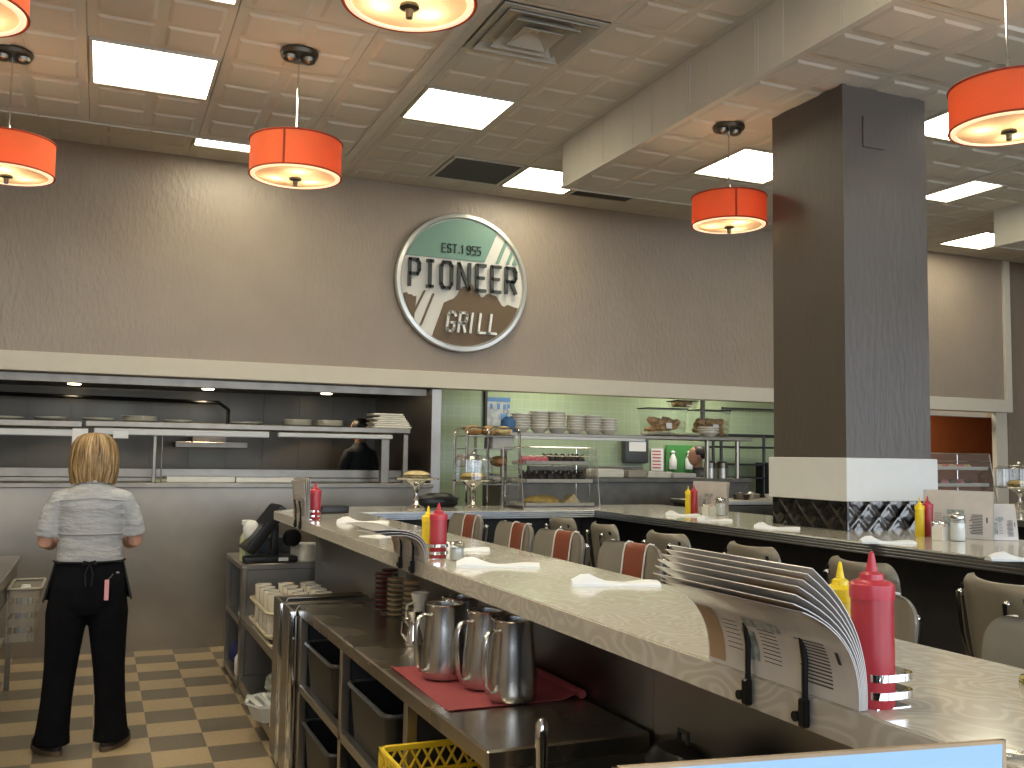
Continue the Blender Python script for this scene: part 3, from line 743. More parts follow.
# ---------------------------------------------------------------- condiments
def squeeze(label, x, y, r, h, body, cap, z=CT, group=None):
    t = thing('squeeze_bottle', label, 'bottle', (x, y, z), group=group)
    hb = h*.70
    bm = nb(); lathe(bm, [(r*.9,0),(r,.006),(r,hb*.5),(r*.985,hb)], 28); obj('body', bm, body, t)
    bm = nb(); lathe(bm, [(r*1.04,hb-.002),(r*1.06,hb+.004),(r*1.04,hb+h*.085),(r*.93,hb+h*.10),(r*.6,hb+h*.115),(r*.55,hb+h*.15),(r*.30,hb+h*.165),(r*.24,hb+h*.2),(r*.12,h*.985),(0,h)], 28, cap=True); obj('nozzle_cap', bm, cap, t)
    return t
squeeze('large red ketchup squeeze bottle on the near counter beside fanned menus', 1.19, 1.258, .0345, .252, 'red', 'redcap')
squeeze('slim yellow mustard squeeze bottle behind the near menus', 1.225, 1.372, .026, .222, 'yellow', 'yellowcap')
squeeze('red ketchup bottle halfway down the near counter', 1.235, 3.62, .0335, .215, 'red', 'redcap')
squeeze('slim yellow mustard bottle halfway down the near counter', 1.222, 3.71, .025, .198, 'yellow', 'yellowcap')
squeeze('red ketchup bottle at the far left end of the near counter', 1.225, 5.93, .036, .225, 'red', 'redcap')
squeeze('yellow mustard bottle in the far corner condiment cluster', 3.972, 6.02, .022, .205, 'yellow', 'yellowcap')
squeeze('red ketchup bottle in the far corner condiment cluster', 4.01, 6.00, .026, .215, 'red', 'redcap')
squeeze('yellow mustard bottle right of the column base', 4.08, 3.955, .024, .21, 'yellow', 'yellowcap')
squeeze('red ketchup bottle right of the column base', 4.165, 3.98, .033, .22, 'red', 'redcap')

def caddy(x, y, w, d, label, h1=.05, m='chrome', z=CT, rz=0):
    t = thing('condiment_caddy', label, 'caddy', (x, y, z), rz)
    for hh in (.022, h1):
        bm = nb(); p = rounded([(-w/2,-d/2),(w/2,-d/2),(w/2,d/2),(-w/2,d/2)], {0:.03,1:.03,2:.03,3:.03})
        n = len(p); lo = [bm.verts.new((a,b,hh-.006)) for a, b in p]; hi = [bm.verts.new((a,b,hh+.006)) for a, b in p]
        lo2 = [bm.verts.new((a*.95,b*.97,hh-.006)) for a, b in p]; hi2 = [bm.verts.new((a*.95,b*.97,hh+.006)) for a, b in p]
        for i in range(n):
            j = (i+1)%n
            bm.faces.new((lo[i],lo[j],hi[j],hi[i])); bm.faces.new((lo2[i],hi2[i],hi2[j],lo2[j])); bm.faces.new((hi[i],hi[j],hi2[j],hi2[i])); bm.faces.new((lo[i],lo2[i],lo2[j],lo[j]))
        obj('band', bm, m, t)
    bm = nb(); box(bm, -w/2+.01, -d/2+.01, 0, w/2-.01, d/2-.01, .0015); obj('base', bm, m, t)
    return t
caddy(1.207, 1.325, .092, .21, 'chrome banded caddy around the near red and yellow bottles')
caddy(1.229, 3.665, .080, .18, 'dark banded caddy around the middle red and yellow bottles')
caddy(1.222, 5.95, .085, .11, 'banded caddy around the far left ketchup bottle')

def shaker(label, x, y, r, h, fill, z=CT, name='sugar_jar', cat='jar'):
    t = thing(name, label, cat, (x, y, z))
    bm = nb(); lathe(bm, [(r*.95,0),(r,.004),(r,h*.78),(r*.94,h*.82),(r*.9,h*.82)], 20, cap=False); obj('glass', bm, 'glass', t)
    bm = nb(); lathe(bm, [(r*.88,.003),(r*.92,.006),(r*.92,h*.62),(0,h*.64)], 20); obj('contents', bm, fill, t)
    bm = nb(); lathe(bm, [(r*1.0,h*.80),(r*1.02,h*.86),(r*.9,h*.93),(r*.4,h*.98),(0,h)], 20); obj('lid', bm, 'chrome', t)
shaker('glass sugar jar with chrome lid in the far corner cluster', 4.10, 5.80, .036, .135, 'sugar')
shaker('tall glass sugar jar with chrome lid beside the column', 4.075, 3.70, .038, .145, 'sugar')
shaker('pepper shaker with metal cap right of the column', 4.07, 3.845, .020, .095, 'pepper', name='pepper_shaker', cat='shaker')
shaker('second small shaker behind the packet holder', 4.13, 3.86, .020, .095, 'sugar', name='salt_shaker', cat='shaker')
shaker('small glass jar beside the middle ketchup bottle', 1.275, 3.515, .028, .075, 'doily', name='glass_jar', cat='jar')
shaker('small salt shaker in the far corner cluster', 3.99, 5.84, .018, .085, 'sugar', name='salt_shaker', cat='shaker')

def packets(label, x, y, z=CT):
    t = thing('packet_holder', label, 'holder', (x, y, z), .3)
    bm = nb(); w = .05
    for s in ((-w,-.028,w,-.024),(-w,.024,w,.028)): box(bm, s[0]*.9, s[1], 0, s[2]*.9, s[3], .07)
    box(bm, -w*.9, -.024, 0, -w*.9+.003, .024, .07); box(bm, w*.9-.003, -.024, 0, w*.9, .024, .07); box(bm, -w*.9, -.024, 0, w*.9, .024, .003)
    obj('tray', bm, 'ceramic', t)
    for k, m in enumerate(('label_white','pale_pie','tagpink','label_white')):
        bm = nb(); box(bm, -.04+k*.02, -.02, .004, -.026+k*.02, .02, .078+.004*(k%2)); obj('packet', bm, m, t)
packets('white square packet holder between shakers and sugar jar by the column', 4.03, 3.765)
packets('white packet holder in the far corner condiment cluster', 3.975, 5.76)

# napkins -----------------------------------------------------------------
def napkin(label, x, y, rz, L=.24, w=.085, z=CT, flip=1, wide=1.0):
    bm = nb(); n = 10; m = 6; top = []
    for i in range(n+1):
        s = i/n; ww = w*(.62+.25*abs(s-.35)) if s > .25 else w*(.5+1.2*s)
        hh = .022*math.exp(-((s-.16)/.14)**2)+.012+.003*math.sin(s*9)
        row = []
        for j in range(m+1):
            q = j/m-.5; row.append(((s-.5)*L*flip, q*ww*2*wide*.55, .002+hh*(1-(2*q)**2*.75)+random.uniform(-.0015,.0015)))
        top.append(row)
    V = [[bm.verts.new(p) for p in r] for r in top]; Bt = [[bm.verts.new((p[0], p[1], .0)) for p in r] for r in top]
    for i in range(n):
        for j in range(m):
            bm.faces.new((V[i][j],V[i][j+1],V[i+1][j+1],V[i+1][j])); bm.faces.new((Bt[i][j],Bt[i+1][j],Bt[i+1][j+1],Bt[i][j+1]))
        for j in (0, m): bm.faces.new((V[i][j],V[i+1][j],Bt[i+1][j],Bt[i][j]))
    for i in (0, n):
        for j in range(m): bm.faces.new((V[i][j],V[i][j+1],Bt[i][j+1],Bt[i][j]))
    o = obj('folded_napkin', bm, 'paper', smooth=28, loc=(x,y,z), rot=(0,0,rz)); tag(o, label, 'napkin', 'rolled white napkins on the counters'); return o
napkin('folded white napkin on the near counter right of the middle bottles', 1.345, 3.27, -.35, .30)
napkin('folded white napkin on the near counter nearest the fanned menus', 1.51, 2.70, -.28, .28)
napkin('folded white napkin just behind the middle red bottle', 1.43, 3.86, -.3, .22)
napkin('crumpled white napkin at the far end of the near counter', 1.43, 5.55, -.4, .30, .11)
napkin('white napkin on the far counter beside the corner cluster', 3.70, 5.30, -.5, .22)
napkin('white napkin on the far counter left of the column base', 3.66, 4.62, -.7, .26)
napkin('white napkin on the far counter below the white column band', 3.58, 3.68, -.35, .27)
napkin('white napkin on the far counter at the right edge', 3.55, 2.87, -.35, .34, .10)
napkin('white napkin at the inner corner of the far counter', 3.80, 5.83, -.4, .24, .09)
napkin('white napkin on the farthest counter at right', 6.5, 4.9, 1.3, .4, .12)
bm = nb(); box(bm, -.13, -.07, 0, .13, .07, .003); o = obj('paper_placemat', bm, 'paper', loc=(1.33,4.66,CT), rot=(0,0,.5)); tag(o, 'flat white paper lying left of the middle menus', 'paper')
bm = nb(); box(bm, -.16, -.1, 0, .16, .1, .003); o = obj('dark_menu', bm, 'menu_edge', loc=(1.45,5.0,CT), rot=(0,0,.4)); tag(o, 'grey laminated sheet lying flat near the middle menus', 'menu')

# menu holders ---------------------------------------------------------------
def bez(ps, n=12):
    out = []
    for k in range(n+1):
        t = k/n; a = [Vector(p) for p in ps]
        while len(a) > 1: a = [a[i]*(1-t)+a[i+1]*t for i in range(len(a)-1)]
        out.append(a[0])
    return out
def menu_stack(label, y, w, profs, x=NE, clips=True, z=CT, rz=0, printed=True, group=None, base_x=None, arm=.135):
    """curved laminated sheets extruded along local y; profile in local x,z"""
    t = thing('menu_holder', label, 'menu holder', (x, y, z), rz)
    for k, pr in enumerate(profs):
        pts = bez([Vector(p) for p in pr], 12); x_off = k*.0016
        bm = nb(); g = [[(p[0]+x_off, s*w/2, p[1]+.002) for p in pts] for s in (-1, 0, 1)]
        sheet(bm, g, .0016); me = obj('menu_sheet', bm, 'menu', t, 60)
        if not printed: continue
        def pt(v, u, off=-.0022):      # v along profile 0..1, u along width -.5...5
            f = v*12; i = min(11, int(f)); p = pts[i].lerp(pts[i+1], f-i)
            d = (pts[i+1]-pts[i]).normalized(); nrm = Vector((-d[1], d[0]))
            q = p - nrm*off*(1); q = p + nrm*abs(off); return (q[0]+x_off, u*w, q[1]+.002)
        def patch(bm, v0, v1, u0, u1, nv=4):
            sheet(bm, [[pt(v0+(v1-v0)*a/nv, u) for u in (u0, u1)] for a in range(nv+1)])
        if k == 0:
            bm = nb(); patch(bm, .04, .62, .36, .485); obj('brown_side_panel', bm, 'ink_brown', me)
            bm = nb()
            for r_ in range(13): patch(bm, .10+r_*.033, .115+r_*.033, -.36, -.17-.05*random.random(), 1)
            for r_ in range(9): patch(bm, .16+r_*.04, .168+r_*.04, -.05, .07, 1)
            patch(bm, .34, .46, -.43, -.41, 1)
            for r_ in range(7): patch(bm, .2+r_*.05, .208+r_*.05, .22, .33, 1)
            obj('printed_text', bm, 'ink', me)
            bm = nb(); patch(bm, .14, .44, .10, .20, 3); patch(bm, .5, .6, -.1, .15, 2); obj('printed_picture', bm, 'menu_pic', me)
        elif k % 2:
            bm = nb(); patch(bm, .86, .97, -.45, -.1); obj('printed_band', bm, 'ink_brown', me)
    if clips:
        for yy in (-w*.19-.012, w*.19-.012):
            bm = nb(); tube(bm, [(-.012, yy, -.02),(-.012, yy, arm*.5),(-.022, yy, arm)], .0062, 8, flat=.8)
            ball(bm, (-.022, yy, arm), .008)
            box(bm, -.022, yy-.009, -.052, -.007, yy+.009, -.004, .003); tube(bm, [(-.024, yy+.014, -.036),(-.007, yy+.014, -.036)], .009, 10); 
            obj('clip_arm', bm, 'blackmetal', t)
    return t
M['menu_pic'] = mat('menu_picture', (.30,.32,.30), .4, noise=.5, nscale=60)
NP = [[(0,0),(.004,.07),(-.02,.128),(-.112,.162)],
      [(.001,0),(.006,.07),(-.018,.135),(-.132,.176)],
      [(.002,0),(.007,.08),(-.018,.14),(-.130,.190)],
      [(.003,0),(.008,.08),(-.016,.145),(-.125,.202)],
      [(.004,0),(.009,.08),(-.014,.15),(-.118,.212)],
      [(.005,0),(.010,.08),(-.012,.155),(-.110,.221)],
      [(.006,0),(.011,.08),(-.010,.16),(-.102,.229)]]
menu_stack('fan of large laminated menus clipped to the near counter edge', 1.437, .415, NP, x=NE-.002, arm=.118)
MP = [[(0,0),(.0,.06),(-.02,.115),(-.15,.10)],[(.004,0),(.005,.07),(-.01,.125),(-.18,.11)],[(.008,0),(.01,.08),(-.01,.135),(-.21,.12)]]
menu_stack('drooping laminated menus clipped halfway down the near counter edge', 3.68, .42, MP, x=NE-.002, arm=.1)
FP = [[(0,0),(.0,.09),(-.01,.17),(-.02,.23)],[(.005,0),(.005,.1),(-.002,.17),(-.008,.245)],[(.010,0),(.010,.1),(.006,.18),(.004,.255)],[(.015,0),(.015,.1),(.012,.18),(.014,.25)]]
menu_stack('upright laminated menus at the far left end of the near counter', 5.93, .40, FP, x=NE-.002, arm=.11)
RP = [[(0,0),(0,.09),(0,.16),(.01,.235)],[(.012,0),(.012,.1),(.014,.17),(.026,.235)],[(.024,0),(.024,.09),(.03,.17),(.045,.23)]]
menu_stack('upright menus standing behind the condiments right of the column', 3.83, .36, [[(0,0),(0,.09),(0,.16),(.01,.25)],[(.012,0),(.012,.1),(.014,.17),(.026,.25)]], x=4.215, clips=False, rz=.38)
menu_stack('menus spread in a V behind the tall sugar jar at right', 3.66, .16, [[(0,0),(.01,.07),(.03,.13),(.06,.185)],[(.01,0),(.03,.07),(.06,.13),(.10,.18)]], x=4.34, clips=False, rz=.95)
menu_stack('upright menus behind the far corner condiment cluster', 5.98, .28, RP, x=4.13, clips=False, rz=.45)
o = menu_stack('blurred pale blue laminated sheet in the bottom right foreground', .66, .36, [[(0,-.13),(0,-.04),(.002,.06),(.004,.150)]], x=.54, clips=False, rz=-1.72, printed=False)
o.children[0].data.materials[0] = M['pastel']; o.name = 'laminated_card'; o['category'] = 'card'; o.location.z = CT+.005
o.location.x = .56; o.location.y = .655
bm = nb(); box(bm, -.001, -.182, .151, .004, .182, .154); box(bm, -.001, -.182, -.13, .004, -.178, .154); box(bm, -.001, .178, -.13, .004, .182, .154); obj('brown_border', bm, 'wood', o)

# ---------------------------------------------------------------- steel worktop unit and what is on it
WZ = .925; FX = .965
wu = thing('worktop_cabinet', 'long stainless steel worktop with open black bin bays below', 'cabinet', (1.2, 3.7, 0))
def wobj(name, bm, m): o = obj(name, bm, m, wu); o.location = (-1.2, -3.7, 0); return o
bm = nb(); box(bm, FX, 2.40, WZ-.055, 1.462, 4.99, WZ, .006); wobj('worktop', bm, 'steel_top')
bm = nb()
for y in (2.42, 3.13, 4.06, 4.95): box(bm, FX+.005, y, .08, FX+.045, y+.04, WZ-.055, .004)
box(bm, FX+.005, 2.42, .50, FX+.04, 4.99, .54, .003); box(bm, FX+.005, 2.42, .08, FX+.04, 4.99, .12, .003)
wobj('front_frame', bm, 'steel')
bm = nb(); box(bm, FX+.01, 2.41, .05, 1.45, 2.425, WZ-.055); wobj('end_panel', bm, 'steel')
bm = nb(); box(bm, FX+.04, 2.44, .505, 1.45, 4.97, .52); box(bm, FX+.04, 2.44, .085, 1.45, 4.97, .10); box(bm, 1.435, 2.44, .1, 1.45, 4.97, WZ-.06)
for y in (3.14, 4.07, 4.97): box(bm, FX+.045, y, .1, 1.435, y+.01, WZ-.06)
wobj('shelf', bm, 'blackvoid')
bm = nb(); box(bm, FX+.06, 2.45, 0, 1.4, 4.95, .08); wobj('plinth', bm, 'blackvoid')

def bin_(label, y0, y1, z0, h, x0=.985, x1=1.40):
    t = thing('bus_bin', label, 'bin', ((x0+x1)/2, (y0+y1)/2, z0)); a, b = (x1-x0)/2, (y1-y0)/2
    bm = nb(); P0 = rounded([(-a*.9,-b*.92),(a*.9,-b*.92),(a*.9,b*.92),(-a*.9,b*.92)], {i:.04 for i in range(4)}); P1 = rounded([(-a,-b),(a,-b),(a,b),(-a,b)], {i:.05 for i in range(4)})
    n = len(P0); A = [bm.verts.new((*p,0)) for p in P0]; B = [bm.verts.new((*p,h)) for p in P1]; Ci = [bm.verts.new((p[0]*.97,p[1]*.98,h)) for p in P1]; D = [bm.verts.new((p[0]*.96,p[1]*.97,.006)) for p in P0]
    bm.faces.new(A[::-1]); bm.faces.new(D)
    for i in range(n):
        j = (i+1)%n
        bm.faces.new((A[i],A[j],B[j],B[i])); bm.faces.new((B[i],B[j],Ci[j],Ci[i])); bm.faces.new((Ci[i],Ci[j],D[j],D[i]))
    obj('body', bm, 'bin', t)
    bm = nb(); tube(bm, [(p[0]*1.02,p[1]*1.01,h) for p in P1], .009, 6, closed=True); obj('rim', bm, 'bin_rim', t)
bin_('black plastic bin in the upper left bay under the worktop', 4.30, 4.90, .52, .235)
bin_('black plastic bin in the upper middle bay under the worktop', 3.42, 4.0, .52, .235)
bin_('black plastic bin in the lower left bay under the worktop', 4.30, 4.90, .10, .27)
bin_('black plastic bin in the lower middle bay under the worktop', 3.42, 4.0, .10, .27)

# milk crate
ck = thing('milk_crate', 'yellow lattice plastic crate at the bottom edge below the worktop', 'crate', (1.04, 2.87, .52))
a, b, h = .185, .185, .25
bm = nb()
for (x0, y0, x1, y1) in ((-a,-b,a,-b+.012),(-a,b-.012,a,b),(-a,-b,-a+.012,b),(a-.012,-b,a,b)):
    box(bm, x0, y0, h-.02, x1, y1, h, .003); box(bm, x0, y0, 0, x1, y1, .03, .003); box(bm, x0, y0, h*.62, x1, y1, h*.62+.012)
for k in range(9):
    s = -a+.02+k*(2*a-.04)/8
    for z0, z1 in ((.03, h*.62), (h*.62+.012, h-.02)):
        d = .036
        for sg2 in (-1, 1):
            for c in (-b+.006, b-.006):
                if abs(s+sg2*d) <= a: tube(bm, [(s, c, z0), (s+sg2*d, c, z1)], .0048, 5)
                if abs(s+sg2*d) <= a: tube(bm, [(c, s, z0), (c, s+sg2*d, z1)], .0048, 5)
for sx in (-1, 1):
    for sy in (-1, 1): box(bm, sx*a, sy*b, 0, sx*(a-.022), sy*(b-.022), h, .004)
obj('lattice_body', bm, 'crate', ck)
bm = nb()
for k in range(8): box(bm, -a+.01, -b+.02+k*.046, .004, a-.01, -b+.034+k*.046, .012)
obj('base_grid', bm, 'crate', ck)

# pitchers
def pitcher(label, x, y, rz, h=.25, r=.077):
    t = thing('water_pitcher', label, 'pitcher', (x, y, WZ+.004), rz, 'steel water pitchers on the red mat')
    bm = nb(); lathe(bm, [(0,0),(r*.9,0),(r,.008),(r*1.02,.03),(r*.99,h*.35),(r*.88,h*.7),(r*.82,h*.9),(r*.84,h),(r*.80,h),(r*.78,h*.9),(r*.84,h*.7),(r*.95,h*.3),(r*.9,.012),(0,.01)], 36, cap=False)
    for v in bm.verts:
        if v.co.z > h*.85 and v.co.x > r*.6: v.co.x += (v.co.z-h*.85)*.5*max(0, 1-abs(v.co.y)/(r*.5))
    obj('body', bm, 'pitcher', t, 60)
    bm = nb(); tube(bm, [(-r*.82,0,h*.86),(-r*1.1,0,h*.88),(-r*1.38,0,h*.85),(-r*1.52,0,h*.74),(-r*1.52,0,h*.5),(-r*1.42,0,h*.22),(-r*1.25,0,h*.13),(-r*1.0,0,h*.13)], .011, 10, flat=.55)
    obj('handle', bm, 'pitcher', t, 60)
    bm = nb(); tube(bm, [(r*.83*math.cos(2*PI*i/32), r*.83*math.sin(2*PI*i/32), h) for i in range(32)], .0032, 6, closed=True); obj('rim', bm, 'chrome', t)
HR = 2.72-PI   # handle direction offset
pitcher('steel water pitcher standing at the left on the red mat', 1.13, 3.225, .25)
pitcher('steel water pitcher nearest the camera on the red mat', 1.232, 2.86, .30)
pitcher('steel water pitcher in the middle of the red mat', 1.215, 3.05, .25)
pitcher('steel water pitcher farthest back on the red mat', 1.235, 3.36, .15)

bm = nb(); g = []
for i in range(15):
    s = i/14; row = []
    for j in range(15):
        q = j/14; x = 1.0+s*.44; y = 2.80+q*.64; z = WZ+.001
        if s > .88: z += (s-.88)*.18
        if s < .06: z += (.06-s)*.14*q
        if q < .05: z += .004
        row.append((x, y, z))
    g.append(row)
sheet(bm, g, .0022); o = obj('rubber_mat', bm, 'mat_red'); tag(o, 'dull red flat mat under the steel pitchers', 'mat')
bm = nb(); tube(bm, [(1.445,2.79,WZ+.018),(1.445,3.44,WZ+.018)], .014, 12); rm = obj('rolled_edge', bm, 'mat_red', o)

def dish_stack(label, x, y, n, m1, m2, r=.05, h=.023):
    t = thing('dish_stack', label, 'dishes', (x, y, WZ))
    for k in range(n):
        bm = nb(); lathe(bm, [(r*.7,0),(r*.95,.004),(r,h*.5),(r*.98,h*.52),(r*.7,.008)], 16); 
        for v in bm.verts: v.co.z += k*h
        d = obj('dish', bm, m1, t)
        bm = nb(); lathe(bm, [(r*.72,h*.5),(r*.9,h*.92)], 12)
        for v in bm.verts: v.co.z += k*h
        obj('contents', bm, m2, d)
dish_stack('tall stack of dark red jam dishes on the far worktop', 1.33, 4.72, 8, 'glass', 'jam')
dish_stack('tall stack of brown dishes beside the dark red ones', 1.325, 4.50, 8, 'glass', 'wood', .046)
dish_stack('second stack of brown dishes nearest the chrome creamer', 1.36, 4.36, 8, 'glass', 'wood', .046)
dish_stack('stack of dark red jam dishes behind the front one', 1.40, 4.86, 8, 'glass', 'jam')
def creamer(label, x, y, r, h, z=WZ, m='ceramic'):
    t = thing('creamer', label, 'jug', (x, y, z), .3)
    bm = nb(); lathe(bm, [(r*.8,0),(r,.01),(r*.9,h*.35),(r*.55,h*.6),(r*.6,h*.75),(r*.95,h),(r*.85,h),(r*.5,h*.72),(0,h*.7)], 20, cap=False); obj('body', bm, m, t)
    bm = nb(); tube(bm, [(-r*.6,0,h*.8),(-r*1.5,0,h*.75),(-r*1.6,0,h*.4),(-r*.9,0,h*.2)], .005, 8); obj('handle', bm, m, t)
creamer('white topped syrup jug between brown dishes and pitchers', 1.27, 3.95, .042, .19)
creamer('chrome syrup jug just left of the first pitcher', 1.20, 3.80, .036, .14, m='chrome')

# steel bin fronts / divider boxes left of the worktop
for k, (y, h) in enumerate(((5.04, .925), (5.33, .925))):
    t = thing('steel_bin', ('tall narrow steel bin beside the worktop end', 'tall narrow steel bin between mug racks and worktop')[k], 'bin', (1.1, y, 0))
    bm = nb(); box(bm, -.165, -.02, .05, .34, .0, h-.03, .006); box(bm, -.165, .22, .05, .34, .24, h-.03, .006); box(bm, -.165, 0, .05, -.15, .22, h-.03); box(bm, -.15, 0, .05, .34, .22, .06); obj('body', bm, 'steel', t)
    bm = nb(); tube(bm, [(-.14,-.012,h-.03),(-.13,-.012,h-.012),(.3,-.012,h-.012),(.33,-.012,h-.03)], .007, 8); box(bm, -.175, -.03, .05, -.13, .02, h-.03, .012); obj('handle', bm, 'chrome', t)
# ---------------------------------------------------------------- register cabinet and mug unit
rc = thing('register_cabinet', 'low steel cabinet with open bays carrying the register at the counter end', 'cabinet', (1.2, 7.5, 0))
def robj(name, bm, m): o = obj(name, bm, m, rc); o.location = (-1.2, -7.5, 0); return o
RZ = .90
bm = nb(); box(bm, .96, 7.14, RZ-.045, 1.55, 8.0, RZ, .006); robj('top', bm, 'steel')
for y in (7.15, 7.965):
    bm = nb(); box(bm, .975, y, .03, 1.53, y+.015, RZ-.045); robj('side_panel', bm, 'steel')
bm = nb()
for y in (7.15, 7.95): box(bm, .965, y, .0, 1.0, y+.035, RZ-.045, .003)
box(bm, .965, 7.15, .46, 1.53, 7.98, .50, .003); box(bm, .965, 7.15, .03, 1.53, 7.98, .07, .003); robj('shelf', bm, 'steel')
bm = nb(); box(bm, 1.5, 7.17, .05, 1.53, 7.96, RZ-.05); robj('back_panel', bm, 'steel_dark')
mu = thing('mug_shelf_unit', 'open steel shelf unit holding mug racks between register and worktop', 'shelf', (1.2, 6.4, 0))
def mobj(name, bm, m): o = obj(name, bm, m, mu); o.location = (-1.2, -6.4, 0); return o
bm = nb(); box(bm, .965, 5.62, .50, 1.45, 7.13, .545, .003); box(bm, .965, 5.62, .06, 1.45, 7.13, .12, .003); box(bm, 1.0, 5.64, 0, 1.42, 7.1, .06); mobj('shelf', bm, 'steel')
bm = nb()
for y in (5.62, 7.09): box(bm, .965, y, .0, 1.0, y+.035, .88 if y > 7 else .545, .003)
mobj('post', bm, 'steel')
bm = nb(); box(bm, 1.44, 5.62, 0, 1.455, 7.13, .62); mobj('back_panel', bm, 'steel')

def mug_rack(label, y0, y1, z, x0=.985, x1=1.42):
    t = thing('mug_rack', label, 'rack', ((x0+x1)/2, (y0+y1)/2, z)); a, b = (x1-x0)/2, (y1-y0)/2
    P1 = rounded([(-a,-b),(a,-b),(a,b),(-a,b)], {i:.05 for i in range(4)})
    bm = nb(); prism(bm, P1, 0, .012, 'XY'); tube(bm, [(p[0],p[1],.018) for p in P1], .010, 6, closed=True); obj('tray', bm, 'tray', t)
    return t
def mug(label, x, y, z, rz=0, proto=[None]):
    if proto[0] is None:
        t = thing('mug', label, 'mug', (x,y,z), rz, 'cream mugs in the racks')
        bm = nb(); lathe(bm, [(0,0),(.046,0),(.050,.006),(.052,.104),(.0515,.107),(.047,.107),(.046,.01),(0,.008)], 24, cap=False); obj('cup', bm, 'mug', t)
        bm = nb(); tube(bm, [(-.049,0,.09),(-.068,0,.088),(-.078,0,.058),(-.068,0,.03),(-.049,0,.026)], .007, 8, flat=1.3); obj('handle', bm, 'mug', t)
        proto[0] = t; return t
    return dup(proto[0], (x,y,z), label, rz, 'cream mugs in the racks')
mug_rack('upper cream tray rack full of mugs', 5.86, 6.62, .728, .955, 1.39)
mug_rack('lower cream tray rack with mugs under the upper one', 5.86, 6.62, .598, .955, 1.39)
mug_rack('empty cream tray under the two mug racks', 5.80, 6.56, .548, .97, 1.41)
names_c = ('aisle side', 'middle column', 'counter side')
for i in range(3):
    for j in range(4):
        mug('cream mug in the upper rack, %s, %s row from the camera' % (names_c[i], ('nearest','second','third','farthest')[j]), 1.015+i*.145, 5.97+j*.16, .741, 2.2)
for i in range(2):
    for j in range(4):
        mug('cream mug in the lower rack, %s, %s from the camera' % (names_c[i], ('nearest','second','third','farthest')[j]), 1.015+i*.145, 5.97+j*.16, .611, 3.0)
# white plastic tub, bag, towels on the lower shelves
t = thing('white_tub', 'white plastic tub sticking out of the lowest shelf', 'tub', (1.0, 5.95, .125), .1)
bm = nb(); lathe(bm, [(.10,0),(.14,.09),(.155,.095),(.155,.105),(.135,.10),(.095,.01),(0,.008)], 8, cap=False, sy=1.3); obj('body', bm, 'white_plastic', t, 20)
bm = nb()
for k in range(4): box(bm, -.11+k*.06, -.15, .1, -.08+k*.06, .15, .112, .003)
obj('lid_ribs', bm, 'white_plastic', t)
t = thing('white_jug', 'small white plastic container on the bottom shelf near the steel bins', 'container', (.99, 5.72, .125)); 
bm = nb(); box(bm, -.03, -.04, 0, .06, .04, .13, .012); box(bm, -.02, -.025, .13, .03, .025, .15, .008); obj('body', bm, 'white_plastic', t)
bm = nb(); ball(bm, (0,0,.09), .09, 1,1,1, 14, 10, .15); o = obj('plastic_bag', bm, 'bag', loc=(1.12,6.35,.12)); tag(o, 'crumpled translucent bag on the lowest mug unit shelf', 'bag')
bm = nb(); ball(bm, (0,0,.1), .1, .9,1.1,1, 14, 10, .06); o = obj('navy_bundle', bm, 'navy', loc=(1.06,7.72,.07)); tag(o, 'navy blue bundle on the bottom shelf of the register cabinet', 'bundle')
bm = nb(); lathe(bm, [(.04,0),(.045,.02),(.045,.12),(.02,.16),(.0,.16)], 14); o = obj('white_bottle', bm, 'white_plastic', loc=(1.02,7.42,.07)); tag(o, 'small white bottle beside the navy bundle', 'bottle')
bm = nb(); box(bm, -.06, -.06, 0, .06, .06, .03, .01); o = obj('folded_towel', bm, 'cardboard', loc=(1.04,5.70,.545)); tag(o, 'tan folded item at the front of the middle mug shelf', 'towel')
bm = nb(); box(bm, -.04, -.05, 0, .04, .05, .03, .012); o = obj('white_cloth', bm, 'paper', loc=(1.03,7.38,.50)); tag(o, 'small white cloth on the register cabinet upper shelf', 'cloth')

# register terminal
tr = thing('register_terminal', 'black tilted touch screen register on the steel cabinet', 'register', (1.17, 7.30, RZ))
R = Matrix.Translation((-.06,-.02,.255)) @ Matrix.Rotation(.08, 4, 'Z') @ Matrix.Rotation(math.radians(-52), 4, 'Y')
bm = nb(); box(bm, -.20, -.15, -.06, .20, .15, .018, .014, R); obj('screen_housing', bm, 'black', tr)
bm = nb(); box(bm, -.18, -.14, .018, .18, .14, .021, 0, R); obj('screen', bm, 'blackmetal', tr)
bm = nb(); box(bm, .02, -.05, .03, .07, .05, .27, .01); tube(bm, [(.05,0,.26),(-.02,0,.28)], .025, 10); obj('stand', bm, 'black', tr)
bm = nb(); box(bm, -.18, -.12, 0, .2, .14, .045, .015); obj('base', bm, 'black', tr)
bm = nb(); box(bm, .06, -.123, .012, .13, -.12, .036); obj('label_sticker', bm, 'label_white', tr)
bm = nb(); lathe(bm, [(.0,-.03),(.062,-.025),(.062,.025),(0,.03)], 24); 
o = obj('round_speaker', bm, 'black', loc=(1.33,7.22,RZ+.175), rot=(PI/2,0,.3)); tag(o, 'round black disc shaped speaker behind the register stand', 'device')
bm = nb(); lathe(bm, [(.1,0),(.1,.11),(.09,.125),(.0,.125)], 20); o = obj('paper_roll', bm, 'ceramic', loc=(1.44,7.32,RZ)); tag(o, 'cream paper roll right of the register', 'roll')
bm = nb(); box(bm, -.16, -.08, 0, .1, .06, .16, .02); o = obj('card_reader', bm, 'dispenser', loc=(1.28,7.55,RZ)); tag(o, 'dark grey box behind the register screen', 'device')
t = thing('spray_bottle', 'pale green spray bottle with cloth at the left of the register', 'bottle', (1.025, 7.36, RZ))
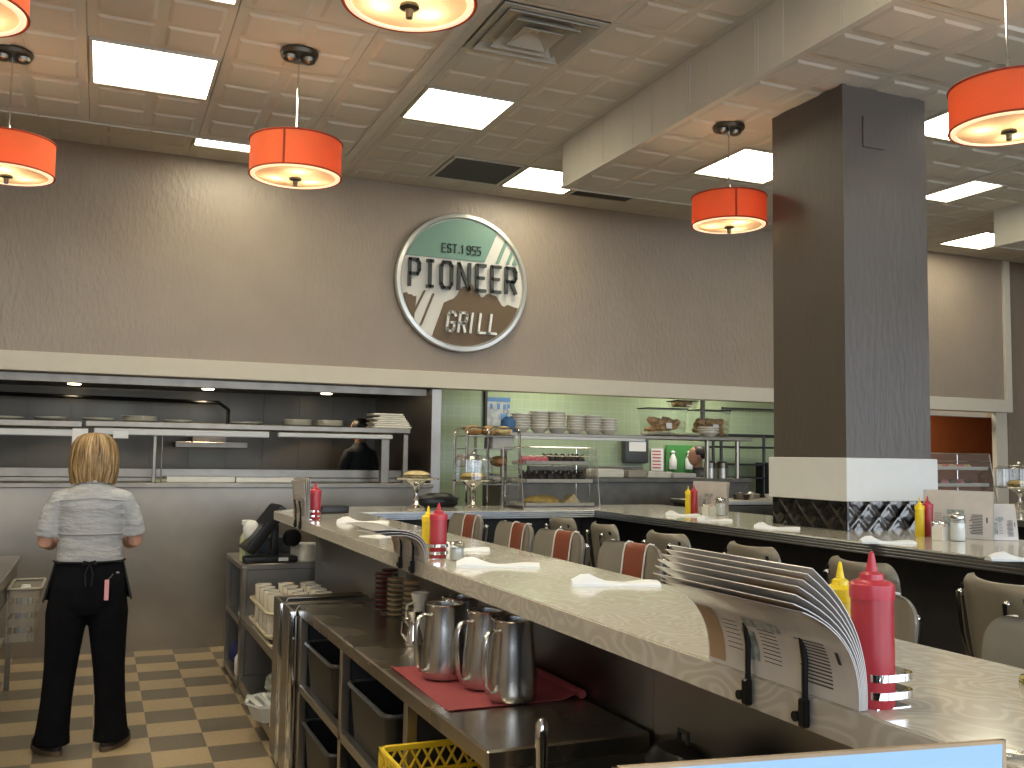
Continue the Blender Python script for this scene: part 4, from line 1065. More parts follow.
bm = nb(); lathe(bm, [(.045,0),(.05,.01),(.05,.17),(.02,.23),(.018,.26)], 16); obj('body', bm, 'towel_green', t)
bm = nb(); box(bm, -.04, -.015, .26, .03, .015, .30, .006); obj('trigger', bm, 'white_plastic', t)
bm = nb(); ball(bm, (0,0,0), .06, 1,.8,1.3, 12, 9, .12); o = obj('wiping_cloth', bm, 'paper', loc=(1.05,7.30,RZ+.225)); tag(o, 'crumpled white cloth on the green bottle by the register', 'cloth'); 
bm = nb(); box(bm, -.1, -.07, 0, .1, .07, .05, .012); o = obj('bill_tray', bm, 'black', loc=(1.46,6.52,CT), rot=(0,0,.2)); tag(o, 'small black tray on the counter behind the far ketchup bottle', 'tray')

# under-counter near items
t = thing('tap_lever', 'chrome lever handle standing at the bottom centre edge', 'handle', (1.075, 2.30, .70))
bm = nb(); lathe(bm, [(.016,0),(.014,.16),(.018,.27),(.017,.31),(.006,.325),(0,.326)], 16); obj('grip', bm, 'chrome', t)
bm = nb(); lathe(bm, [(.035,0),(.03,.02),(.016,.03)], 16); obj('collar', bm, 'blackmetal', t)
bm = nb(); box(bm, 1.0, .9, .62, 1.462, 2.40, .70, .006); box(bm, 1.0, .9, 0, 1.02, 2.4, .62); o = obj('sink_unit', bm, 'steel'); tag(o, 'low steel shelf unit below the near counter', 'shelf')
for x, y, lab in ((1.38, 2.02, 'left dark rounded pan under the near counter'), (1.40, 1.70, 'right dark rounded pan under the near counter')):
    t = thing('frying_pan', lab, 'pan', (x-.06, y, .70))
    bm = nb(); lathe(bm, [(.11,.0),(.125,.18),(.13,.26),(.09,.30),(.03,.315),(0,.316)], 24, cap=False, sx=.6); obj('body', bm, 'blackmetal', t)
    bm = nb(); tube(bm, [(.0,-.02,.31),(0,-.018,.34),(0,.018,.34),(0,.02,.31)], .006, 8); obj('knob', bm, 'black', t)

# napkin dispenser on the right edge of the near counter
t = thing('chrome_dispenser', 'chrome dispenser peeking in at the right edge of the near counter', 'dispenser', (1.49, 1.17, CT), .2)
bm = nb(); box(bm, -.03, -.04, 0, .07, .04, .045, .012); obj('body', bm, 'chrome', t)
bm = nb(); box(bm, -.025, -.03, .045, .05, .03, .05, .001); obj('top_plate', bm, 'steel', t)
for k, lab in enumerate(('table knife lying on the counter in the bottom right corner', 'fork lying on the counter in the bottom right corner')):
    t = thing(('table_knife', 'fork')[k], lab, 'cutlery', (1.175+.03*k, .955-.015*k, CT), -.75)
    bm = nb(); tube(bm, [(-.02,0,.005),(.05,0,.005),(.1,0,.005)], [.006,.005,.004], 8, flat=.5); obj('grip', bm, 'chrome', t)
    bm = nb()
    if k == 0: box(bm, -.12, -.009, .003, -.02, .009, .005, .001)
    else:
        for q in (-.008,-.003,.003,.008): tube(bm, [(-.07,q,.005),(-.11,q,.006)], .0015, 5)
        box(bm, -.07, -.01, .003, -.02, .01, .007, .002)
    obj('head', bm, 'chrome', t)

# ---------------------------------------------------------------- items on the rear counter
def pie_stand(label, x, y, h, r, z=CT, dome=None, pie='pie'):
    t = thing('cake_stand', label, 'cake stand', (x, y, z))
    bm = nb(); lathe(bm, [(.07,0),(.072,.01),(.03,.03),(.018,.06),(.024,.08),(.016,.11),(.03,h*.75),(.08,h-.02),(.085,h-.012)], 24); obj('pedestal', bm, 'chrome', t)
    bm = nb(); lathe(bm, [(0,h-.012),(r,h-.008),(r+.006,h+.004),(r,h+.002),(0,h)], 32, cap=False); obj('plate', bm, 'chrome', t)
    p = thing('pie', 'baked pie on the %s' % label.split(' ')[0] + ' cake stand' if False else {'l': 'lattice pie in a foil pan on the open cake stand', 'd': 'golden pie under the clear dome', 'r': 'pie under the dome at the far right'}[('d' if dome else 'l') if x < 5 else 'r'], 'pie', (x, y, z+h+.004))
    bm = nb(); lathe(bm, [(.075,0),(.105,.022),(.112,.024),(.10,.026),(.07,.006)], 28); obj('foil_pan', bm, 'steel', p)
    bm = nb(); ball(bm, (0,0,.022), .1, 1,1,.32, 24, 12, .04); obj('filling', bm, pie, p)
    if dome:
        c = thing('dome_cover', {'d': 'clear straight sided dome over the golden pie', 'r': 'clear dome cover at the far right counter'}['d' if x < 5 else 'r'], 'dome', (x, y, z+h+.005))
        bm = nb(); lathe(bm, [(r*.95,0),(r*.95,dome*.8),(r*.8,dome*.93),(0,dome)], 32, cap=False); obj('shell', bm, 'plexi', c)
        bm = nb(); tube(bm, [(r*.95*math.cos(2*PI*i/32), r*.95*math.sin(2*PI*i/32), dome*.8) for i in range(32)], .003, 6, closed=True)
        lathe(bm, [(.0,dome),(.02,dome+.005),(.015,dome+.02),(0,dome+.025)], 12); obj('rim_and_knob', bm, 'chrome', c)
pie_stand('open chrome cake stand on the rear counter left of the domed one', 2.19, 6.95, .225, .165, pie='pale_pie')
pie_stand('domed chrome cake stand on the rear counter beside the pastry case', 2.63, 6.92, .215, .16, dome=.19, pie='pie')

def pastry_case(label, x, y, w, d, h, lw, z=CT, rz=0, slope=.08, shelves=(.19, .33)):
    t = thing('pastry_case', label, 'display case', (x, y, z), rz)
    a = w/2; prof = [(-d/2,0),(-d/2+slope,h),(d/2,h),(d/2,0)]
    bm = nb()
    for s in (-a, a): bm.faces.new([bm.verts.new((s, p[0], p[1])) for p in prof])
    bm.faces.new([bm.verts.new(p) for p in ((-a,-d/2+slope,h),(a,-d/2+slope,h),(a,d/2,h),(-a,d/2,h))])
    vs = [bm.verts.new(p) for p in ((-a,-d/2,0),(a,-d/2,0),(a,-d/2+slope,h),(-a,-d/2+slope,h))]; bm.faces.new(vs)
    obj('clear_panels', bm, 'plexi', t)
    bm = nb(); R_ = .004
    for s in (-a, a): tube(bm, [(s,-d/2,0),(s,-d/2+slope,h),(s,d/2,h),(s,d/2,0)], R_, 6)
    for p in ((-d/2,0),(-d/2+slope,h),(d/2,h),(-d/2+slope*.8,h*.86)): tube(bm, [(-a,p[0],p[1]),(a,p[0],p[1])], R_, 6)
    obj('frame', bm, lw, t)
    for sz in shelves:
        bm = nb(); bm.faces.new([bm.verts.new(p) for p in ((-a+.01,-d/2+slope*sz/h+.02,sz),(a-.01,-d/2+slope*sz/h+.02,sz),(a-.01,d/2-.01,sz),(-a+.01,d/2-.01,sz))]); obj('shelf', bm, 'plexi', t)
    bm = nb(); box(bm, -a, -d/2, 0, a, d/2, .012); obj('base', bm, 'steel', t)
    return t
pastry_case('clear sloped pastry case on the rear counter left of the corner', 3.32, 6.98, .66, .42, .475, 'chrome')
def tray(label, x, y, w, d, z, m='doily', tilt=0):
    bm = nb(); box(bm, -w/2, -d/2, 0, w/2, d/2, .004)
    for s in ((-w/2,-d/2,w/2,-d/2+.004),(-w/2,d/2-.004,w/2,d/2),(-w/2,-d/2,-w/2+.004,d/2),(w/2-.004,-d/2,w/2,d/2)): box(bm, s[0], s[1], 0, s[2], s[3], .03)
    o = obj('pastry_tray', bm, m, loc=(x,y,z), rot=(tilt,0,0)); tag(o, label, 'tray'); return o
tray('upper paper lined tray in the pastry case', 3.32, 6.99, .56, .28, CT+.338)
tray('middle paper lined tray in the pastry case', 3.32, 6.97, .58, .30, CT+.198)
tray('bottom tray holding pies in the pastry case', 3.32, 6.97, .60, .32, CT+.014)
def pastry(label, x, y, z, m, r, group, spiky=True, sz=1):
    bm = nb(); ball(bm, (0,0,r*sz*.8), r, 1,1,sz, 10, 7, .12)
    if spiky:
        for q in range(4):
            a = q*PI/2+random.random(); tube(bm, [(0,0,r),(math.cos(a)*r*.7, math.sin(a)*r*.7, r*2.1)], [r*.4,.004], 5)
    o = obj('pastry', bm, m, loc=(x,y,z)); tag(o, label, 'pastry', group)
for k in range(6):
    pastry('dark chocolate dipped pastries in a row on the upper case tray', 3.27+k*.062, 6.99, CT+.343, 'choc', .040, 'dark pastries upper tray')
for k in range(8):
    pastry('dark chocolate pastries in a row on the middle case tray', 3.08+k*.07, 6.96, CT+.203, 'choc', .044, 'dark pastries middle tray')
for k in range(4):
    pastry('pink iced doughnuts at the left of the upper case tray', 3.06+k*.055, 6.93, CT+.343, 'pink', .045, 'pink doughnuts', False, .75)
t = thing('pie', 'orange baked pie at the left of the bottom case shelf', 'pie', (3.22, 6.95, CT+.02)); bm = nb(); ball(bm, (0,0,.035), .125, 1.15,1,.36, 24, 10, .05); obj('filling', bm, 'pie', t); bm = nb(); lathe(bm, [(.08,0),(.115,.025),(.11,.025)], 24); obj('foil_pan', bm, 'steel', t)
t = thing('pie_slice', 'wedge of pale pie at the right of the bottom case shelf', 'pie', (3.45, 6.95, CT+.02)); bm = nb(); prism(bm, [(-.08,0),(.09,0),(.03,.085)], -.05, .05, 'XZ'); obj('filling', bm, 'pale_pie', t); bm = nb(); prism(bm, [(.095,0),(.10,.005),(.035,.09),(.03,.085)], -.05, .05, 'XZ'); obj('crust', bm, 'ceramic', t)

# black cloth heap & tubing between the stands
bm = nb(); ball(bm, (0,0,.045), .12, 1.5,.7,.55, 16, 10, .1); o = obj('black_cloth', bm, 'black', loc=(2.42,7.15,CT)); tag(o, 'black draped cloth between the two cake stands', 'cloth')

# wire bread rack
wr = thing('bread_rack', 'wire rack with rounded hoops and bread behind the domed pie', 'rack', (2.98, 7.75, 0))
bm = nb()
for x0, x1 in ((-.15, .04), (.04, .33)):
    for y in (-.15, .15):
        p = rounded([(x0,1.0),(x0,1.93),(x1,1.93),(x1,1.0)], {1:.06,2:.06}); tube(bm, [(a, y, b) for a, b in p], .011, 6)
    for z in (1.0, 1.93): tube(bm, [(x0+.06,-.15,z),(x0+.06,.15,z)], .005, 6)
obj('hoop_frame', bm, 'chrome', wr)
for z in (1.45, 1.60, 1.75, 1.86):
    bm = nb(); box(bm, -.15, -.15, z, .33, .15, z+.006); obj('shelf', bm, 'steel', wr)
bm = nb()
for x in (-.145, .325):
    for y in (-.145, .145): tube(bm, [(x,y,0),(x,y,1.2)], .008, 6)
obj('leg', bm, 'chrome', wr)
for k, (x, z, m) in enumerate(((-.04,1.87,'bread'),(.10,1.87,'bread'),(.24,1.87,'pale_pie'),(-.05,1.61,'doily'),(.2,1.61,'bread'),(.15,1.46,'doily'))):
    bm = nb(); ball(bm, (0,0,.04), .075, 1,1.2,.6, 12, 8, .08); o = obj('bread_loaf', bm, m, loc=(2.98+x,7.75,z)); tag(o, ('crusty loaf on the rack top, left one','crusty loaf on the rack top, middle one','pale loaf on the rack top, right one','wrapped pale loaf on the rack, lower left','brown loaf on the rack, lower right','wrapped loaf on the lowest rack level')[k], 'bread')
for k, (x, z, s) in enumerate(((2.88,1.606,.08),(3.16,1.756,.1))):
    bm = nb(); box(bm, -s, -s, 0, s, s, .1, .01); o = obj('bread_box', bm, 'doily', loc=(x+.02,7.75,z)); tag(o, ('pale wrapped package on the left rack shelf','pale wrapped package on the right rack shelf')[k], 'package')

# wall poster, bottle
M['poster_grey'] = mat('faded_poster_paper', (.30,.33,.34), .6, noise=.3, nscale=14)
t = thing('safety_poster', 'small blue and white picture poster on the green tiled wall', 'poster', (4.33, 10.59, 2.22))
bm = nb(); box(bm, -.15, -.01, -.17, .15, 0, .17); obj('sheet', bm, 'poster_grey', t)
bm = nb(); box(bm, -.15, -.013, .12, .15, -.01, .17); box(bm, .03, -.013, -.17, .15, -.01, -.02)
for x in (-.11, -.02, .06, .11): box(bm, x, -.013, .03, x+.035, -.01, .09)
obj('printed_picture', bm, 'label_blue', t)

# ---------------------------------------------------------------- the kitchen pass
bm = nb(); box(bm, -3.2, 8.9, 0, 2.96, 9.0, 1.379)
for x in (.33, 1.75): box(bm, x, 8.897, 0, x+.006, 8.9, 1.38)
o = obj('pass_front_panel', bm, 'steel_wall'); o['kind'] = 'structure'; o.name = 'wall_pass'
bm = nb(); box(bm, -3.2, 8.84, 1.38, 2.96, 9.35, 1.425, .006); o = obj('pass_ledge', bm, 'shelf_steel'); tag(o, 'long stainless steel ledge of the kitchen pass window', 'ledge')
bm = nb(); box(bm, -3.19, 9.36, 0, 2.9, 10.0, 1.46, .006); box(bm, -3.19, 9.36, 1.46, 2.9, 9.40, 1.54, .004); o = obj('prep_counter', bm, 'shelf_steel'); tag(o, 'steel kitchen prep counter behind the pass ledge', 'counter')
ps = thing('pass_shelf', 'long steel overshelf of the kitchen pass carrying plates', 'shelf', (.5, 9.05, 0))
bm = nb(); box(bm, -.62, -.2, 1.895, 2.22, .25, 1.945, .006); obj('shelf_board', bm, 'shelf_steel', ps)
bm = nb(); box(bm, -3.7, -.2, 1.885, -.64, .25, 1.94, .006); obj('left_shelf_board', bm, 'shelf_steel', ps)
bm = nb(); box(bm, -.55, -.19, 1.83, .9, -.11, 1.885, .006); box(bm, -3.6, -.19, 1.81, -.7, -.11, 1.865, .006); box(bm, .98, -.19, 1.84, 2.05, -.11, 1.88, .006); obj('heat_lamp_strip', bm, 'heat', ps)
for x, w in ((-.06,.03),(.0,.012),(2.0,.08),(2.2,.05),(-2.58,.04)):
    bm = nb(); box(bm, x-w/2, -.12, 1.425, x+w/2, -.12+w, 1.89, .004); obj('post', bm, 'shelf_steel', ps)
o = thing('kitchen_hood', 'dark kitchen exhaust hood with steel front edge above the pass', 'hood', (0, 9.3, 2.3))
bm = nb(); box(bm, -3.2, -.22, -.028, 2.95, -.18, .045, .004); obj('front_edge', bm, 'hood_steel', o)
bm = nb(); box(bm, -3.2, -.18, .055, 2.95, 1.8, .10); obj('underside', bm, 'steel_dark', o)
for k, x in enumerate((-.26, 1.02, 2.27)):
    bm = nb(); lathe(bm, [(.0,.046),(.055,.046),(.065,.056)], 16, (x, 1.25, 0)); obj('lamp_lens', bm, 'hood_lens', o)
    L = bpy.data.lights.new('hood_spot', 'SPOT'); L.energy = 26; L.spot_size = 1.9; L.color = (1,.78,.52); L.shadow_soft_size = .05
    lo = bpy.data.objects.new('hood_spot_light', L); C.objects.link(lo); lo.location = (x, 10.55, 2.33)
bm = nb(); tube(bm, [(-2,10.7,2.25),(1.15,10.7,2.22),(1.25,10.7,2.15),(1.25,10.7,1.95)], .02, 8); o = obj('gas_pipe', bm, 'blackmetal'); tag(o, 'thin dark pipe running along the back kitchen wall', 'pipe')
bm = nb(); box(bm, .72, 10.6, 1.74, 1.45, 11.0, 1.80, .004); box(bm, .9, 10.75, 1.80, 1.25, 10.95, 1.95, .01); o = obj('wall_shelf', bm, 'shelf_steel'); tag(o, 'small steel shelf on the back kitchen wall', 'shelf')
bm = nb(); box(bm, .55, 8.98, 1.425, 1.13, 9.3, 1.475, .005); o = obj('cutting_board', bm, 'ceramic'); tag(o, 'left white cutting board on the pass ledge', 'board')
bm = nb(); box(bm, 1.14, 8.98, 1.425, 1.72, 9.3, 1.47, .005); o = obj('cutting_board', bm, 'ceramic'); tag(o, 'right white cutting board on the pass ledge', 'board')
bm = nb(); ball(bm, (0,0,.012), .06, 1.5,.8,.3, 12, 8, .1); o = obj('garnish', bm, 'towel_green', loc=(.5,9.02,1.425)); tag(o, 'little heap of greens on the pass ledge beside the post', 'food')
bm = nb(); box(bm, -.06, -.003, -.16, .06, 0, 0); o = obj('order_ticket', bm, 'paper', loc=(-.155,8.852,1.875)); tag(o, 'white order ticket hanging above the server\'s head', 'ticket')
bm = nb(); box(bm, -.06, -.003, -.06, .06, 0, 0); o = obj('order_ticket', bm, 'paper', loc=(.16,8.85,1.86)); tag(o, 'small white ticket hanging right of the server\'s head', 'ticket')
def plates(label, x, n, r=.13, z=1.945, y=9.05, m='ceramic'):
    t = thing('plate_stack', label, 'plates', (x, y, z))
    for k in range(n):
        bm = nb(); lathe(bm, [(r*.55,0),(r*.7,.003),(r,.016),(r*.99,.018),(r*.65,.007),(0,.006)], 28); 
        for v in bm.verts: v.co.z += k*.0085
        obj('plate', bm, m, t)
plates('plates at the far left end of the pass shelf', -.72, 2, z=1.94)
plates('plates second from the left on the pass shelf', -.39, 2)
plates('flat plates above the server on the pass shelf', -.02, 2, .14)
plates('thicker plate pile right of the server\'s head on the pass shelf', .31, 5, .145)
plates('low plates in the middle of the pass shelf', .63, 2)
plates('single tan plates left of the two white plate piles', 1.22, 2, .15)
plates('left of the two white plate piles on the pass shelf', 1.68, 6, .135)
plates('right of the two white plate piles on the pass shelf', 1.98, 6, .135)
t = thing('linen_stack', 'stack of cream folded napkins at the right end of the pass shelf', 'linen', (2.56, 9.05, 1.945))
for k in range(7):
    bm = nb(); box(bm, -.19+.012*k*(k%2), -.14, k*.02, .19-.014*k, .14, k*.02+.019, .007); obj('folded_cloth', bm, 'cloth', t)

# ---------------------------------------------------------------- right hand kitchen bay
s2 = thing('dish_shelf', 'long steel overshelf of the green tiled bay carrying stacked bowls', 'shelf', (5.1, 9.05, 0))
bm = nb(); box(bm, -1.45, -.2, 1.90, 1.6, .25, 1.935, .005); obj('shelf_board', bm, 'shelf_steel', s2)
bm = nb(); box(bm, -1.3, -.21, 1.87, .2, -.15, 1.90, .004); obj('light_strip', bm, 'heat', s2)
for x, y in ((1.05,-.1),(1.45,-.1),(-1.3,.1)):
    bm = nb(); tube(bm, [(x,y,1.485),(x,y,1.9)], .025, 12); obj('post', bm, 'steel', s2)
bm = nb(); box(bm, 3.7, 8.95, 0, 6.7, 9.45, 1.44); box(bm, 3.68, 8.9, 1.44, 6.72, 9.45, 1.485, .005); box(bm, 4.2, 9.38, 1.485, 5.6, 9.44, 1.60, .004); o = obj('service_counter', bm, 'counter_front'); tag(o, 'steel service counter under the bowl shelf', 'counter')
def bowls(label, x, n, r=.105, z=1.935, y=9.02):
    t = thing('bowl_stack', label, 'bowls', (x, y, z), group='white bowl stacks')
    for k in range(n):
        bm = nb(); lathe(bm, [(r*.45,0),(r*.5,.004),(r*.84,.040),(r,.055),(r,.062),(r*.95,.062),(r*.8,.042),(0,.012)], 24)
        for v in bm.verts: v.co.z += k*.027
        obj('bowl', bm, 'ceramic', t)
for k, (x, n) in enumerate(((3.94,6),(4.145,7),(4.34,7),(4.56,6),(4.765,6),(4.95,5))):
    bowls(('first bowl stack from the left end of the dish shelf','second bowl stack from the left end of the dish shelf','third and tallest bowl stack on the dish shelf','fourth bowl stack, right of the tallest one','fifth bowl stack, second from the right','sixth bowl stack, nearest the plates')[k], x, n)
bowls('single wide bowl in front of the tallest stacks', 4.31, 1, .11, y=8.93)
bowls('two bowls at the right end of the dish shelf', 6.22, 3, .12)
plates('white plate pile on the dish shelf left of the clear tubs', 5.56, 4, .19, 1.935, 9.02)
plates('second plate pile on the dish shelf below the clear tubs', 5.93, 3, .17, 1.935, 9.02)
def tub(label, x, y, w, h, z=1.935):
    t = thing('food_tub', label, 'container', (x, y, z))
    bm = nb(); vs = []
    P0 = [(-w*.45,-.1),(w*.45,-.1),(w*.45,.1),(-w*.45,.1)]; P1 = [(-w*.5,-.12),(w*.5,-.12),(w*.5,.12),(-w*.5,.12)]
    A = [bm.verts.new((*p,0)) for p in P0]; B = [bm.verts.new((*p,h)) for p in P1]
    for i in range(4): bm.faces.new((A[i],A[(i+1)%4],B[(i+1)%4],B[i]))
    obj('clear_body', bm, 'glass', t)
    bm = nb(); [ball(bm, (random.uniform(-.38,.38)*w, random.uniform(-.06,.06), .05+random.random()*max(.01,h*.65-.05)), .045, 1.1,1,.8, 8, 6, .15) for q in range(int(60*w))]; obj('contents', bm, 'bread', t)
    bm = nb(); box(bm, -w*.52, -.13, h, w*.52, .13, h+.012, .004); obj('lid', bm, 'black', t)
    bm = nb(); box(bm, -.03, -.125, h*.3, .04, -.12, h*.5); obj('label_sticker', bm, 'label_white', t)
tub('wide clear tub with brown food on the dish shelf', 5.80, 9.3, .5, .31); tub('clear tub with black lid at the right of the dish shelf', 6.42, 9.3, .42, .31); tub('small clear tub on top of the wide one', 6.06, 9.3, .26, .08, 2.26)
t = thing('sanitizer_bottle', 'blue pump bottle at the left end of the dish shelf', 'bottle', (3.79, 9.0, 1.935))
bm = nb(); lathe(bm, [(.07,0),(.075,.01),(.075,.12),(.03,.16)], 16); obj('body', bm, 'label_blue', t)
bm = nb(); lathe(bm, [(.02,.16),(.02,.23),(.0,.24)], 10); box(bm, -.05, -.012, .20, .02, .012, .22, .004); obj('pump', bm, 'white_plastic', t)
t = thing('soap_dispenser', 'dark wall mounted soap dispenser with a white label on green tiles', 'dispenser', (6.17, 10.552, 1.80))
bm = nb(); box(bm, -.17, -.07, -.17, .17, .05, .17, .03); obj('housing', bm, 'dispenser', t)
bm = nb(); box(bm, -.12, -.075, -.02, .12, -.07, .14); obj('label_sticker', bm, 'label_white', t)
bm = nb(); box(bm, -.12, -.078, .10, .12, -.075, .14); obj('blue_strip', bm, 'label_blue', t)
t = thing('wall_notice', 'white notice with red lines beside the soap dispenser', 'notice', (6.52, 10.59, 1.68))
bm = nb(); box(bm, -.09, -.008, -.14, .09, 0, .14); obj('sheet', bm, 'label_white', t)
bm = nb()
for k in range(6): box(bm, -.07, -.011, .10-k*.042, .05, -.008, .114-k*.042)
obj('printed_text', bm, 'ink_red', t)
t = thing('green_station', 'green wall board holding two clear bottles', 'board', (6.84, 10.58, 1.70))
bm = nb(); box(bm, -.2, -.02, -.2, .2, 0, .17, .01); obj('board', bm, 'green_board', t)
for s in (-.12, .12):
    b2 = thing('eyewash_bottle', 'clear bottle on the green board, %s one' % ('left' if s < 0 else 'right'), 'bottle', (6.84+s, 10.53, 1.56)); 
    bm = nb(); lathe(bm, [(.045,0),(.05,.02),(.05,.12),(.02,.19),(.03,.22),(.0,.24)], 16); obj('body', bm, 'label_white', b2)
for k, (x, y, w) in enumerate(((5.0,9.2,.34),(5.35,9.2,.26),(5.6,9.2,.36),(5.9,9.15,.30))):
    bm = nb(); box(bm, -w/2, -.15, 0, w/2, .10, .09-.012*k, .02); o = obj('folded_towel', bm, ('cloth','rack_plastic','cloth','doily')[k], loc=(x,y,1.485)); tag(o, ('cream cloth at the left of the service counter pile','grey cloth roll beside the cream cloth','cream folded cloth left of the two pepper mills','tan folded cloth nearest the pepper mills')[k], 'cloth')
for k, x in enumerate((6.22, 6.38)):
    t = thing('coffee_canister', ('left','right')[k]+' dark topped steel canister behind the corner menus', 'canister', (x, 9.0, 1.485))
    bm = nb(); lathe(bm, [(.06,0),(.06,.11)], 20); obj('body', bm, 'steel', t); bm = nb(); lathe(bm, [(.062,.11),(.062,.17),(.05,.185),(0,.19)], 20); obj('lid', bm, 'cap_brown', t) if False else obj('lid', bm, 'nickel', t)
# wire shelf of the bay beside the column
t = thing('wire_shelving', 'dark wire shelving against the green wall left of the column', 'shelf', (7.6, 10.3, 0))
bm = nb()
for x in (-.5, -.38, .28, .48): tube(bm, [(x,-.1,.0),(x,-.1,2.0)], .02, 8)
obj('post', bm, 'black', t)
bm = nb()
for z in (1.62, 1.84, 1.45): box(bm, -.4, -.12, z, .48, .2, z+.025)
box(bm, -.5, -.1, 1.98, .9, -.06, 2.02); obj('shelf', bm, 'black', t)
bm = nb(); box(bm, .30, -.2, 1.2, .48, .1, 1.66); obj('side_box', bm, 'black', t)
t = thing('prep_station', 'cluttered steel prep station left of the column base', 'station', (6.0, 8.0, 0))
bm = nb(); box(bm, -.7, -.3, 0, .9, .3, 1.26, .006); obj('cabinet', bm, 'steel_dark', t)
bm = nb(); box(bm, -.72, -.32, 1.26, .92, .32, 1.30, .005); obj('top', bm, 'steel', t)
for k in range(7):
    x = 5.5+k*.2; bm = nb(); lathe(bm, [(.07,0),(.085,.05),(.08,.05),(.06,.01)], 12, sx=1.1); ball(bm, (0,0,.04), .06, 1,1,.5, 8, 6, .2)
    o = obj('food_pan', bm, ('steel','doily','nickel')[k%3], loc=(x, 8.0+.1*(k%2), 1.30)); tag(o, 'small food pan on the prep station, %s from the left' % ('first','second','third','fourth','fifth','sixth','seventh')[k], 'pan', 'prep station pans')

# far right display
pastry_case('clear pastry case right of the white column band', 6.72, 6.2, .70, .42, .48, 'chrome')
tray('tray of rosy pastries in the right hand pastry case', 6.74, 6.2, .6, .28, CT+.338); tray('lower tray in the right hand pastry case', 6.74, 6.2, .6, .3, CT+.198)
for k in range(6): pastry('rosy pastries on the upper tray of the right pastry case', 6.52+k*.085, 6.2, CT+.343, 'pale_pie' if k%2 else 'pink', .042, 'right case upper pastries', False, .6)
for k in range(6): pastry('dark pastries on the lower tray of the right pastry case', 6.50+k*.09, 6.2, CT+.203, 'choc' if k%2 else 'pink', .04, 'right case lower pastries', False, .8)
pie_stand('domed chrome cake stand at the far right edge', 7.28, 5.95, .2, .2, dome=.19, pie='pie')
chair(5.62, 4.85, PI*.96, 1.50, 'taupe chair back visible above the menus right of the column', False, .34)
plates('white plate under the glass case at far right', 7.25, 1, .16, CT, 5.6)

# ---------------------------------------------------------------- station and rack at the left edge
ls = thing('side_table', 'steel side table cut off by the left edge of the photo', 'table', (-.85, 7.2, 0))
bm = nb(); box(bm, -.5, -2.2, .90, .365, .62, .935, .006); box(bm, -.5, -.75, .72, .345, .60, .90, .006); obj('top', bm, 'steel', ls)
for y in (.55, -1.8):
    bm = nb(); box(bm, .30, y, 0, .335, y+.035, .9); obj('leg', bm, 'steel', ls)
bm = nb(); box(bm, -.5, -1.9, .35, .30, .5, .38); obj('lower_shelf', bm, 'steel', ls)
bk = thing('bottle_basket', 'grey plastic basket hanging on the side table', 'basket', (-.409, 7.05, .50))
bm = nb(); a, b, h = .075, .25, .30
for z in (0, .09, .18, .27):
    P_ = rounded([(-a,-b),(a+z*.12,-b),(a+z*.12,b),(-a,b)], {i:.03 for i in range(4)})
    n = len(P_); lo = [bm.verts.new((*p,z)) for p in P_]; hi = [bm.verts.new((p[0]*1.01,p[1]*1.01,z+.055)) for p in P_]
    for i in range(n): bm.faces.new((lo[i],lo[(i+1)%n],hi[(i+1)%n],hi[i]))
for x in (-a, -a/2, 0, a/2, a): tube(bm, [(x,-b,0),(x,-b,h)], .005, 5)
for y in [k*.1-.2 for k in range(5)]: tube(bm, [(a,y,0),(a+.03,y,h)], .005, 5)
tube(bm, [(p[0]*1.02,p[1]*1.01,.325) for p in P_], .01, 6, closed=True)
box(bm, -a, -b, 0, a, b, .008)
obj('basket_body', bm, 'rack_plastic', bk)
for k in range(3):
    t = thing('upturned_glass', 'glass in the hanging basket, %s from the camera' % ('nearest','middle','farthest')[k], 'glass', (-.405, 6.88+k*.13, .51))
    bm = nb(); lathe(bm, [(.03,0),(.038,.13),(.0375,.26),(.03,.27)], 14); obj('bowl', bm, 'sugar' if k == 1 else 'label_white', t)
    bm = nb(); lathe(bm, [(.033,.27),(.025,.3),(0,.3)], 14); obj('base', bm, 'white_plastic', t)
bm = nb(); box(bm, -.7, -.3, 0, .0, .3, .30, .02); o = obj('floor_box', bm, 'bag', loc=(-.62,5.9,.0)); tag(o, 'translucent tub on the floor at the far left edge', 'box')

# ---------------------------------------------------------------- people
def hand(bm, w, d, side=1):
    """w wrist point, d direction; palm, four fingers and a thumb"""
    w = Vector(w); d = Vector(d).normalized(); up = Vector((0,0,1)); s = d.cross(up).normalized()
    tube(bm, [w, w+d*.03, w+d*.085], [.026,.036,.034], 10, flat=.5)
    for k, L in enumerate((.062,.072,.068,.052)):
        o = w+d*.08+s*(k-1.5)*.019
        tube(bm, [o-d*.01, o+d*L*.45-up*.004, o+d*L*.8-up*.018, o+d*L*.95-up*.032], [.0095,.009,.008,.006], 8)
    o = w+d*.025+s*side*.028; tube(bm, [o, o+d*.03+s*side*.022, o+d*.058+s*side*.026-up*.01], [.012,.0105,.008], 8)

